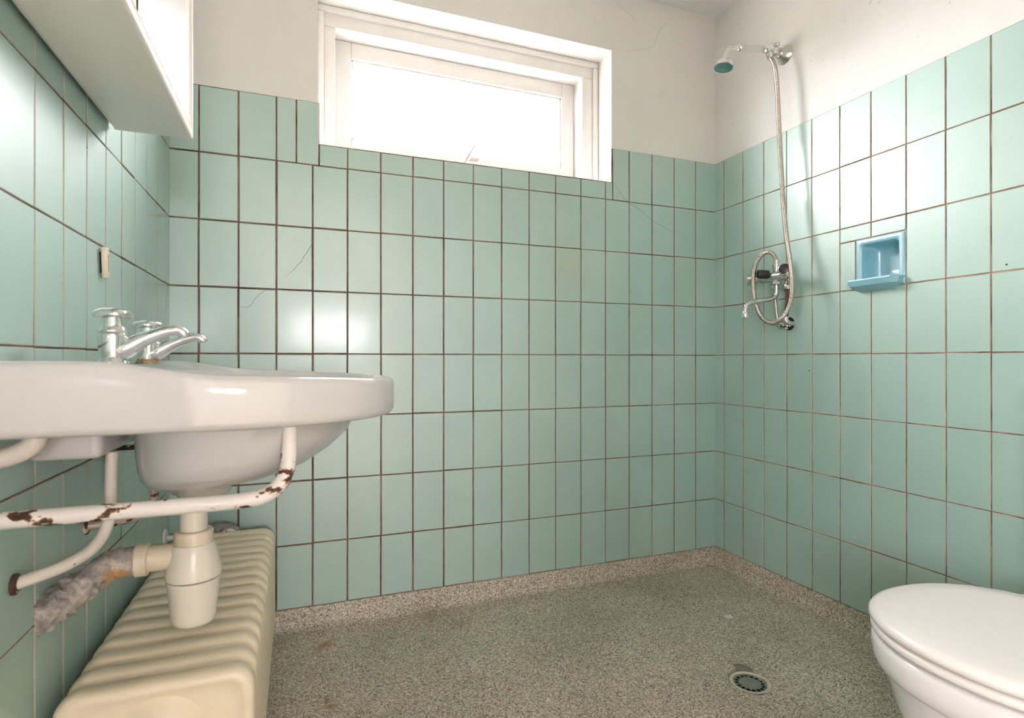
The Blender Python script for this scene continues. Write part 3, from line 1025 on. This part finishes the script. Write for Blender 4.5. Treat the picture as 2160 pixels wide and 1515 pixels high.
# radiator valve in the back corner
rv = thing('radiator_valve', 'painted radiator pipe and valve with grey felt wrap in the corner behind radiator', 'valve', (0, -0.062, 0.342))
kid(MB().lathe([(0.027, 0.0), (0.027, 0.003), (0.022, 0.0055), (0.012, 0.0065)], (TD, -0.062, 0.338), (1, 0, 0), 28).build('wall_rosette', 'white_cap'), rv)
kid(MB().tube([(0.0, -0.062, 0.338), (0.05, -0.062, 0.338), (0.105, -0.062, 0.338)], 0.0085, 12).build('pipe', 'white_cap'), rv)
g = [(0.085, -0.062, 0.338), (0.105, -0.062, 0.346), (0.130, -0.062, 0.3515), (0.158, -0.062, 0.3525), (0.180, -0.062, 0.345), (0.194, -0.062, 0.328), (0.196, -0.062, 0.30)]
kid(MB().tube(g, [0.017, 0.0175, 0.0165, 0.016, 0.014, 0.012, 0.012], 14).build('felt_wrap', 'grey_felt'), rv)
capo = MB().lathe([(0.026, 0.0), (0.026, 0.008), (0.022, 0.012), (0.010, 0.0135)], (0.168, -0.077, 0.328), (0, -1, 0.12), 28).build('cap', 'white_cap')
kid(capo, rv)
rk = MB()
for a, b in (((0.160, 0.352), (0.168, 0.338)), ((0.163, 0.353), (0.166, 0.343)), ((0.170, 0.351), (0.167, 0.337)), ((0.172, 0.345), (0.175, 0.336))):
    rk.tube([(a[0], -0.0893 + 0.004 * (a[1] > 0.345), a[1]), ((a[0] + b[0]) / 2, -0.0895, (a[1] + b[1]) / 2), (b[0], -0.0897, b[1])], 0.0009, 5)
rko = rk.build('red_mark', 'red_ink')
rko.parent = capo

# ------------------------------------------------------------------ mirror cabinet
CY0, CY1, CZ0, CZ1, CD = -0.5475, -1.20, 1.306, 1.90, 0.150
cab = thing('mirror_cabinet', 'cream white wall cabinet with sliding mirror doors above washbasin', 'cabinet', (0.0, (CY0 + CY1) / 2, CZ0))
mb = MB()
mb.box((0.011, CY1, CZ0), (CD, CY0, CZ0 + 0.020), bevel=0.007, seg=4)
mb.box((0.011, CY1, CZ1 - 0.020), (CD, CY0, CZ1), bevel=0.007, seg=4)
mb.box((0.011, CY0 - 0.007, CZ0), (CD, CY0, CZ1), bevel=0.003, seg=3)
mb.box((0.011, CY1, CZ0), (CD, CY1 + 0.007, CZ1), bevel=0.003, seg=3)
mb.box((0.011, CY1 + 0.003, CZ0 + 0.003), (0.017, CY0 - 0.003, CZ1 - 0.003))
kid(mb.build('case', 'cabinet'), cab)
kid(MB().box((0.0, CY1 + 0.1, CZ1 - 0.06), (0.012, CY0 - 0.1, CZ1 - 0.03)).build('hanging_rail', 'cabinet'), cab)
kid(MB().box((0.126, CY1 + 0.007, CZ0 + 0.0195), (CD - 0.002, CY0 - 0.007, CZ0 + 0.0245), bevel=0.001).build('sliding_track', 'rust_track'), cab)
kid(MB().box((0.1402, CY0 - 0.385, CZ0 + 0.0246), (0.1442, CY0 - 0.0072, CZ1 - 0.021), smooth=False).build('mirror_door', 'mirror'), cab)
kid(MB().box((0.1350, CY1 + 0.0075, CZ0 + 0.0246), (0.1390, CY0 - 0.33, CZ1 - 0.021), smooth=False).build('mirror_door', 'mirror'), cab)

# cream hook plate on the left wall
hp = thing('hook_plate', 'small cream plastic hook plate on the tiles above the taps', 'wall hook', (TD, -0.604, 1.03))
rot = Matrix.Rotation(math.radians(7), 3, 'X')
MB().box((0.003, -0.009, -0.029), (0.0125, 0.009, 0.029), bevel=0.0022, seg=2, mat=rot).build('plate', 'cream_plastic', hp)
MB().box((-0.002, -0.005, -0.020), (0.0045, 0.005, 0.020), bevel=0.001, mat=rot).build('back_pad', 'dark_hole', hp)
sl = MB()
sl.box((0.0120, -0.001, -0.012), (0.0129, 0.001, 0.012), mat=rot)
sl.lathe([(0.0022, 0), (0.0022, 0.0008)], (0.0123, -0.0014, 0.013), (1, 0, 0), 10).lathe([(0.0022, 0), (0.0022, 0.0008)], (0.0123, 0.0014, -0.014), (1, 0, 0), 10)
sl.build('key_slot', 'rust_track', hp)

# ------------------------------------------------------------------ soap niche
sd = thing('soap_niche', 'pale blue glazed ceramic soap niche set into the tiles', 'soap dish', (W, -(NS0 + NS1) / 2, NSZ0))
e = 0.002
y0, y1, zz0, zz1 = -NS0 - e, -NS1 + e, NSZ0 + 0.0, NSZ1 - e
XF = W - 0.0052


def nr(ins, x, rc, n=5, lift=0.0):
    a0_, a1_, b0_, b1_ = y1 + ins, y0 - ins, zz0 + ins + lift, zz1 - ins
    r = rc
    pts = []
    for (cy, cz, s0) in ((a1_ - r, b1_ - r, 0), (a0_ + r, b1_ - r, PI / 2), (a0_ + r, b0_ + r, PI), (a1_ - r, b0_ + r, 1.5 * PI)):
        for k in range(n + 1):
            a = s0 + PI / 2 * k / n
            pts.append(Vector((x, cy + r * math.cos(a), cz + r * math.sin(a))))
    return pts


ringsN = [nr(0.0, W + 0.001, 0.004), nr(0.0, XF + 0.0015, 0.004), nr(0.0015, XF, 0.004), nr(0.0155, XF, 0.012, lift=0.006), nr(0.018, XF + 0.003, 0.013, lift=0.006),
          nr(0.020, W + 0.03, 0.013, lift=0.006), nr(0.026, W + 0.058, 0.013, lift=0.004), nr(0.034, W + 0.063, 0.010, lift=0.0), nr(0.060, W + 0.063, 0.004)]
kid(MB().loft(ringsN, cap0=False).build('niche_body', 'blue_glaze', auto=50), sd)
# projecting lip tray
lip = []
yl0, yl1 = -NS0 + 0.006, -NS1 + 0.002


def lipring(z, out, side, chamf):
    a, b = yl0 + 0.004 - side, yl1 + side
    xw = W - 0.003
    xo = W - out
    return [Vector((xw, a, z)), Vector((xo + chamf, a, z)), Vector((xo, a - chamf, z)), Vector((xo, b + chamf, z)), Vector((xo + chamf, b, z)), Vector((xw, b, z))]


lip = [lipring(NSZ0 - 0.010, 0.010, 0.030, 0.004), lipring(NSZ0 - 0.004, 0.026, 0.020, 0.008), lipring(NSZ0 + 0.006, 0.038, 0.006, 0.014), lipring(NSZ0 + 0.022, 0.043, 0.0, 0.016), lipring(NSZ0 + 0.0255, 0.0415, 0.001, 0.016), lipring(NSZ0 + 0.0255, 0.034, 0.007, 0.014), lipring(NSZ0 + 0.019, 0.031, 0.011, 0.012), lipring(NSZ0 + 0.017, 0.012, 0.02, 0.004)]
kid(MB().loft(lip).build('lip', 'blue_glaze', auto=28), sd)

# cut the recess for the niche out of the wall and the hollow for the drain out of the floor
def cutter(target, a, b=None, cyl=None):
    mb = MB()
    if cyl:
        mb.lathe([(cyl[1], cyl[2]), (cyl[1], cyl[3])], cyl[0], (0, 0, 1), 40)
    else:
        mb.box(a, b, smooth=False)
    c = mb.build('cutter', 'dark_hole')
    md = target.modifiers.new('cut', 'BOOLEAN')
    md.operation = 'DIFFERENCE'
    md.object = c
    md.solver = 'EXACT'
    dg = bpy.context.evaluated_depsgraph_get()
    me = bpy.data.meshes.new_from_object(target.evaluated_get(dg))
    target.modifiers.clear()
    target.data = me
    bpy.data.objects.remove(c)


cutter(wall_right, (W - 0.05, -NS1 + 0.0022, NSZ0 + 0.004), (W + 0.08, -NS0 - 0.0022, NSZ1 - 0.0022))

# ------------------------------------------------------------------ floor drain
DXC, DYC = 1.4591, -0.7395
cutter(floor, None, cyl=((DXC, DYC, 0), 0.0425, -0.06, 0.02))
dr = thing('floor_drain', 'round metal floor drain with a ring of holes in terrazzo', 'drain', (DXC, DYC, 0))
MB().lathe([(0.0422, -0.012), (0.0422, -0.0005), (0.0445, 0.0012), (0.0500, 0.0012), (0.0510, 0.0002)], n=48, cap0=False, cap1=False).build('rim', 'drain_rim', dr)
# plate with real round holes
NH = 16
bm = bmesh.new()
outer = []
R1, RH, rh = 0.0418, 0.0326, 0.0058
segs = NH * 6
vo = [bm.verts.new((R1 * math.cos(2 * PI * i / segs), R1 * math.sin(2 * PI * i / segs), 0)) for i in range(segs)]
eds = [bm.edges.new((vo[i], vo[(i + 1) % segs])) for i in range(segs)]
for k in range(NH):
    a = 2 * PI * (k + 0.5) / NH
    vh = [bm.verts.new((RH * math.cos(a) + rh * math.cos(2 * PI * i / 12), RH * math.sin(a) + rh * math.sin(2 * PI * i / 12), 0)) for i in range(12)]
    eds += [bm.edges.new((vh[i], vh[(i + 1) % 12])) for i in range(12)]
bmesh.ops.triangle_fill(bm, use_beauty=True, edges=eds, normal=(0, 0, 1))
me = bpy.data.meshes.new('grate')
bm.to_mesh(me)
bm.free()
me.materials.append(M['drain_metal'])
go = bpy.data.objects.new('grate', me)
COL.objects.link(go)
go.parent = dr
go.location = (0, 0, -0.0012)
go.rotation_euler.z = 0.1
sm_ = go.modifiers.new('thickness', 'SOLIDIFY')
sm_.thickness = 0.002
MB().lathe([(0.0422, -0.05), (0.0422, -0.004)], n=32, cap1=False).build('sump', 'dark_hole', dr)
cp = []
for (px, py) in ((1546, 1402), (1560, 1401), (1582, 1408), (1592, 1421), (1612, 1436), (1622, 1450), (1612, 1466), (1585, 1464), (1560, 1455), (1540, 1440), (1537, 1424), (1551, 1414)):
    p = on_plane(px, py, 2, 0)
    cp.append((p.x, p.y))
ccx = sum(p[0] for p in cp) / len(cp)
ccy = sum(p[1] for p in cp) / len(cp)
pts = spline([(*p, 0) for p in cp] + [(*cp[0], 0)], 4)[:-1]
mb = MB()
inn = []
for p in pts:
    d = Vector((p.x - DXC, p.y - DYC, 0)).normalized()
    inn.append(Vector((DXC, DYC, 0)) + d * 0.0505)
mb.loft([[(p.x, p.y, -0.001) for p in pts], [(p.x, p.y, 0.0007) for p in pts], [(p.x, p.y, 0.0009) for p in inn]], cap0=False, cap1=False)
pt = mb.build('cement_patch', 'grey_cement')
kid(pt, dr)
sp = on_plane(1537, 1301, 2, 0)
bl = []
for k in range(3):
    f = (1.0, 0.85, 0.3)[k]
    bl.append([(sp.x + 0.014 * f * math.cos(t) * (1 + 0.15 * math.sin(3 * t)), sp.y + 0.012 * f * math.sin(t), (0.0, 0.001, 0.0016)[k]) for t in [2 * PI * i / 20 for i in range(20)]])
tag(MB().loft(bl).build('soap_residue', 'soap_white'), 'small pale residue spot on the terrazzo beyond the floor drain', 'soap residue')

# ------------------------------------------------------------------ toilet
TCX, TCY = 1.443, -1.331
toilet = thing('toilet', 'white toilet with closed cream white lid by the tiled wall', 'toilet', (1.5, TCY, 0))


def egg(front, half, back, z, x0=None, n=72, p=2.17):
    """plan outline of the toilet: front tip at TCX-front, straight back at TCX+back"""
    e = 2 / p
    out = []
    for j in range(n):
        t = 2 * PI * j / n
        c, s = math.cos(t), math.sin(t)
        if c < 0:
            x = TCX - front * abs(c) ** e
            y = TCY + half * math.copysign(abs(s) ** e, s)
        else:
            e2 = 2 / 2.3
            x = TCX + back * abs(c) ** e2
            y = TCY + half * math.copysign(abs(s) ** e2, s)
        out.append(Vector((x, y, z)))
    return out


LZ = 0.405


def eg(f, h, b, z):
    return egg(f + 0.032, h + 0.016, b - 0.04, z)


kid(MB().loft([eg(.150, .178, .235, LZ - .021), eg(.156, .184, .238, LZ - .0195), eg(.160, .188, .240, LZ - .015), eg(.160, .188, .240, LZ - .009), eg(.156, .184, .238, LZ - .0035), eg(.148, .176, .233, LZ - .0008), eg(.12, .14, .20, LZ + .001), eg(.07, .07, .10, LZ + .0018), eg(.02, .02, .02, LZ + .002)]).build('lid', 'lid', auto=60), toilet)
kid(MB().loft([eg(.149, .176, .235, LZ - .038), eg(.155, .182, .235, LZ - .0368), eg(.1578, .185, .235, LZ - .034), eg(.1578, .185, .235, LZ - .027), eg(.155, .182, .235, LZ - .0240), eg(.148, .175, .233, LZ - .023)]).build('seat', 'lid', auto=60), toilet)
RZ = LZ - 0.0425
body = [eg(.085, .105, .29, 0.0), eg(.088, .108, .30, 0.004), eg(.085, .105, .30, 0.03), eg(.080, .098, .29, .09), eg(.092, .110, .29, .15), eg(.110, .130, .29, .20), eg(.127, .148, .29, .25), eg(.136, .159, .29, .288), eg(.1400, .1640, .29, RZ - .060), eg(.1415, .1660, .29, RZ - .0555),
        eg(.1480, .1735, .29, RZ - .0525), eg(.1530, .1795, .29, RZ - .046), eg(.1560, .1830, .29, RZ - .034), eg(.1570, .1845, .29, RZ - .010), eg(.1545, .1815, .29, RZ - .003), eg(.148, .174, .29, RZ), eg(.11, .13, .24, RZ)]
kid(MB().loft(body).build('bowl', 'toilet', auto=60), toilet)
kid(MB().box((TCX + 0.17, TCY - 0.17, 0.18), (W - 0.012, TCY + 0.17, RZ), bevel=0.03, seg=4).build('rear_deck', 'toilet'), toilet)
for s in (-1, 1):
    kid(MB().lathe([(0.016, 0), (0.016, 0.03), (0.013, 0.034)], (TCX + 0.195, TCY + s * 0.075, RZ), (0, 0, 1), 18).build('hinge', 'lid'), toilet)
ci = MB().box((TCX + 0.375, TCY - 0.210, RZ - 0.002), (W - 0.008, TCY + 0.13, 0.76), bevel=0.025, seg=4).build('cistern', 'toilet')
kid(ci, toilet)
kid(MB().box((TCX + 0.368, TCY - 0.216, 0.758), (W - 0.006, TCY + 0.135, 0.79), bevel=0.010, seg=3).build('cistern_lid', 'toilet'), toilet)
kid(MB().lathe([(0.018, 0), (0.018, 0.006), (0.014, 0.010)], (TCX + 0.455, TCY - 0.04, 0.789), (0, 0, 1), 20).build('flush_button', 'chrome'), toilet)

# ------------------------------------------------------------------ shower
SYY = -0.360
wb = thing('shower_wall_bracket', 'chrome swivel shower bracket with dull domed wall flange', 'shower bracket', (W, SYY, 1.943))
kid(MB().lathe([(0.034, 0.0), (0.034, 0.002), (0.031, 0.005), (0.024, 0.014), (0.019, 0.024), (0.017, 0.030), (0.012, 0.034)], (W, SYY, 1.938), (-1, 0, 0), 32).build('flange', 'chrome_dull'), wb)
kid(MB().lathe([(0.009, 0.0), (0.0145, 0.006), (0.0155, 0.013), (0.0145, 0.020), (0.009, 0.026)], (W - 0.028, SYY, 1.939), (-1, 0.05, 0.12), 20).build('swivel_ball', 'chrome_dull'), wb)
cl = MB()
cl.lathe([(0.0120, -0.017), (0.0145, -0.015), (0.0145, 0.015), (0.0120, 0.017)], (W - 0.062, SYY, 1.946), (0.95, 0, 0.06), 20)
cl.box((W - 0.062, SYY - 0.010, 1.952), (W - 0.036, SYY + 0.010, 1.967), bevel=0.003)
kid(cl.build('clamp', 'chrome'), wb)
kid(MB().lathe([(0.006, 0), (0.006, 0.016), (0.004, 0.018)], (W - 0.053, SYY - 0.006, 1.958), (0, -1, 0), 14).build('clamp_screw', 'chrome_dull'), wb)

hs = thing('hand_shower', 'small hand shower with clear handle and teal spray face', 'shower head', (1.85, SYY, 1.93))
ax0, ax1 = Vector((W - 0.083, SYY, 1.942)), Vector((W - 0.205, SYY, 1.923))
axd = (ax1 - ax0).normalized()
L = (ax1 - ax0).length
kid(MB().lathe([(0.0105, 0.0), (0.0120, 0.01), (0.0122, L * 0.5), (0.0108, L)], ax0, axd, 24).build('clear_handle', 'acrylic'), hs)
kid(MB().lathe([(0.0085, -0.038), (0.0105, -0.036), (0.0105, -0.004), (0.0130, -0.002), (0.0130, 0.008), (0.0105, 0.010)], ax0, axd, 24).build('handle_ferrule', 'chrome'), hs)
kid(MB().lathe([(0.0095, -0.004), (0.0125, -0.002), (0.0130, 0.003), (0.0095, 0.008), (0.0080, 0.009)], ax1, axd, 24).build('neck_collar', 'chrome'), hs)
kid(MB().tube([ax1 + axd * 0.004, ax1 + axd * 0.022, ax1 + axd * 0.042 + Vector((0, 0, -.004)), ax1 + axd * 0.056 + Vector((0, 0, -.016)), ax1 + axd * 0.064 + Vector((0, 0, -.034)), ax1 + axd * 0.067 + Vector((0, 0, -.046))], [0.0075, 0.0078, 0.0085, 0.0088, 0.0085, 0.0085], 16).build('neck', 'chrome'), hs)
hc = ax1 + axd * 0.068 + Vector((0, 0, -0.052))
hd_ = Vector((-0.16, 0.02, -1)).normalized()
kid(MB().lathe([(0.0085, -0.008), (0.013, -0.005), (0.0275, 0.002), (0.0320, 0.008), (0.0330, 0.015), (0.0318, 0.0195), (0.030, 0.0205)], hc, hd_, 36).build('head', 'chrome'), hs)
kid(MB().lathe([(0.0302, 0.0195), (0.0300, 0.0212), (0.012, 0.0232), (0.004, 0.0236)], hc, hd_, 36).build('spray_face', 'teal_face'), hs)


def RW(px, py, off):
    return on_plane(px, py, 0, W - off)


# hose: from the bracket down, round the loop and back up into the mixer
hose = thing('shower_hose', 'ribbed metal shower hose hanging down and looped around mixer tap', 'hose', (W - 0.06, SYY, 1.9))
hpix = [(1625, 119, .066), (1634, 140, .066), (1639, 180, .066), (1643, 260, .066), (1647, 340, .066), (1652, 420, .068), (1659, 500, .074), (1667, 555, .085), (1671, 600, .096), (1668, 635, .105), (1655, 664, .112), (1632, 682, .116), (1608, 671, .116), (1594, 640, .114), (1589, 600, .110), (1592, 565, .104), (1604, 541, .092), (1619, 532, .080), (1631, 537, .068), (1637, 549, .060), (1638, 557, .058)]
hp3 = [RW(*p) for p in hpix]
P = resample(spline(hp3, 40), 0.00125)
rad = [0.0081 if (i % 4) in (0, 1) else 0.0069 for i in range(len(P))]
kid(MB().loft(rings_along(P, rad, 12)).build('hose', 'hose', auto=180), hose)
kid(MB().lathe([(0.0085, 0.0), (0.0098, 0.003), (0.0135, 0.022), (0.0150, 0.030), (0.0135, 0.033)], hp3[0] + Vector((0.0, 0, -0.010)), (-0.22, 0, 1), 8).build('top_nut', 'chrome', None), hose)
kid(MB().lathe([(0.0092, 0.0), (0.0092, 0.020), (0.0115, 0.022), (0.0115, 0.030)], hp3[-1] + Vector((0, 0, 0.014)), (0, 0, -1), 16).build('bottom_nut', 'chrome_dull'), hose)

mx_ = thing('shower_mixer', 'chrome two-handle shower mixer with black capped knobs and swivel spout', 'mixer tap', (W - 0.055, -0.378, 1.14))
A = RW(1606, 591, .055)
B = RW(1668, 581, .055)
MX = W - 0.055
yc = -0.375
mb = MB()
mb.lathe([(0.013, 0), (0.0165, 0.004), (0.0165, 0.05), (0.0185, 0.06), (0.0185, 0.075), (0.0165, 0.085), (0.0165, 0.125), (0.013, 0.13)], (MX, yc - 0.06, 1.137), (0, 1, 0), 24)
mb.lathe([(0.012, -0.005), (0.012, 0.028), (0.0145, 0.03), (0.0145, 0.036)], (MX, yc, 1.142), (0, 0, 1), 20)
mb.lathe([(0.0125, 0.005), (0.0125, 0.022), (0.0155, 0.024), (0.0155, 0.033), (0.012, 0.035)], (MX, yc + 0.002, 1.142), (0, 0, -1), 8)
kid(mb.build('body', 'chrome_dull'), mx_)
ha = Vector((-0.82, 0.55, 0.05)).normalized()
# left handle, chrome bell with dark cap end
kid(MB().lathe([(0.012, 0.0), (0.0125, 0.012), (0.0155, 0.026), (0.0200, 0.037), (0.0210, 0.046), (0.0190, 0.051), (0.009, 0.053)], (MX, yc + 0.066, 1.137), (-0.25, 0.97, 0), 20, lobes=(5, 0.06)).build('handle', 'chrome'), mx_)
# black diverter knob in the middle
kid(MB().lathe([(0.012, 0.0), (0.0165, 0.004), (0.0165, 0.034), (0.0145, 0.039), (0.006, 0.041)], (MX - 0.008, yc + 0.028, 1.147), (-0.93, 0.33, 0.05), 16, lobes=(6, 0.05)).build('diverter_knob', 'black'), mx_)
# right handle facing into the room with a round black cap
rc = Vector((MX - 0.006, yc - 0.046, 1.147))
rdv = Vector((-0.80, -0.58, 0.12)).normalized()
rh_ = MB().lathe([(0.0095, 0.0), (0.0105, 0.012), (0.0165, 0.022), (0.0215, 0.030), (0.0222, 0.037), (0.0200, 0.041), (0.0180, 0.042)], rc, rdv, 24).build('handle', 'chrome')
kid(rh_, mx_)
ck = MB().lathe([(0.0182, 0.0412), (0.0178, 0.0430), (0.010, 0.0452), (0.003, 0.0456)], rc, rdv, 24).build('handle_cap', 'black')
ck.parent = rh_
spo = [(MX, yc + 0.002, 1.110), (MX, yc + 0.002, 1.078), (MX - 0.006, yc + 0.003, 1.066), (MX - 0.026, yc + 0.006, 1.057), (MX - 0.065, yc + 0.010, 1.050), (MX - 0.098, yc + 0.014, 1.044), (MX - 0.118, yc + 0.017, 1.034), (MX - 0.124, yc + 0.018, 1.018), (MX - 0.125, yc + 0.018, 1.004)]
kid(MB().tube(spo, 0.0085, 14, sub=6).build('spout', 'chrome_dull'), mx_)
kid(MB().lathe([(0.0105, 0.0), (0.0112, 0.002), (0.0112, 0.018), (0.0095, 0.021)], (MX - 0.125, yc + 0.018, 0.990), (0, 0, 1), 12).build('aerator', 'chrome'), mx_)
# inlet elbows and supply pipes to the wall
c0 = RW(1661, 603, .04)
c1 = RW(1657, 672, .030)
kid(MB().lathe([(0.0125, 0.0), (0.0150, 0.003), (0.0150, 0.016), (0.0120, 0.020), (0.012, 0.032)], (c0.x, c0.y, c0.z - 0.014), (0.1, 0, 1), 8).build('inlet_nut', 'chrome_dull'), mx_)
kid(MB().tube([(c0.x, c0.y, c0.z), (c0.x + 0.004, c0.y + 0.001, c0.z - 0.05), (c1.x, c1.y, c1.z)], 0.0082, 14).build('copper_pipe', 'copper'), mx_)
kid(MB().tube([(c1.x, c1.y, c1.z + 0.006), (c1.x, c1.y, c1.z - 0.006), (c1.x + 0.010, c1.y - 0.006, c1.z - 0.016), (W + 0.003, c1.y - 0.012, c1.z - 0.018)], [0.0105, 0.0105, 0.009, 0.009], 12).build('wall_elbow', 'chrome_dull'), mx_)
d0 = RW(1632, 604, .042)
d1 = RW(1636, 640, .030)
d2 = RW(1641, 676, .022)
kid(MB().lathe([(0.009, 0.0), (0.0105, 0.002), (0.0105, 0.018), (0.008, 0.022)], (d0.x, d0.y, d0.z - 0.008), (0, 0, 1), 8).build('inlet_nut', 'chrome_dull'), mx_)
P = resample(spline([d0, d1, d2, (d2.x + 0.012, d2.y - 0.014, d2.z - 0.014), (W + 0.004, d2.y - 0.026, d2.z - 0.016)], 24), 0.0016)
kid(MB().loft(rings_along(P, [0.0066 if i % 3 else 0.0056 for i in range(len(P))], 10)).build('braided_pipe', 'chrome_dull', auto=180), mx_)
w0 = RW(1666, 683, 0.0)
mb = MB().lathe([(0.024, 0.0), (0.024, 0.004), (0.017, 0.006), (0.015, 0.003)], (W - TD * 0.6, w0.y, w0.z), (-1, 0, 0), 24)
kid(mb.build('wall_hole', 'dark_hole'), mx_)
mb = MB()
for k in range(16):
    a = random.uniform(0, 2 * PI)
    r_ = random.uniform(0.003, 0.020)
    p = Vector((W - 0.006 - random.uniform(0, 0.006), w0.y + r_ * math.cos(a), w0.z + r_ * math.sin(a)))
    mb.lathe([(0.002, 0), (random.uniform(0.003, 0.006), 0.003), (0.002, 0.007)], p, (-1, random.uniform(-.6, .6), random.uniform(-.6, .6)), 6)
kid(mb.build('corroded_fitting', 'chrome_dull', auto=20), mx_)
w1 = RW(1650, 688, 0.0)
kid(MB().lathe([(0.010, 0.0), (0.012, 0.004), (0.010, 0.016), (0.006, 0.017), (0.005, 0.012)], (W - TD, w1.y, w1.z), (-1, 0, 0), 10).build('stub_fitting', 'chrome_dull'), mx_)
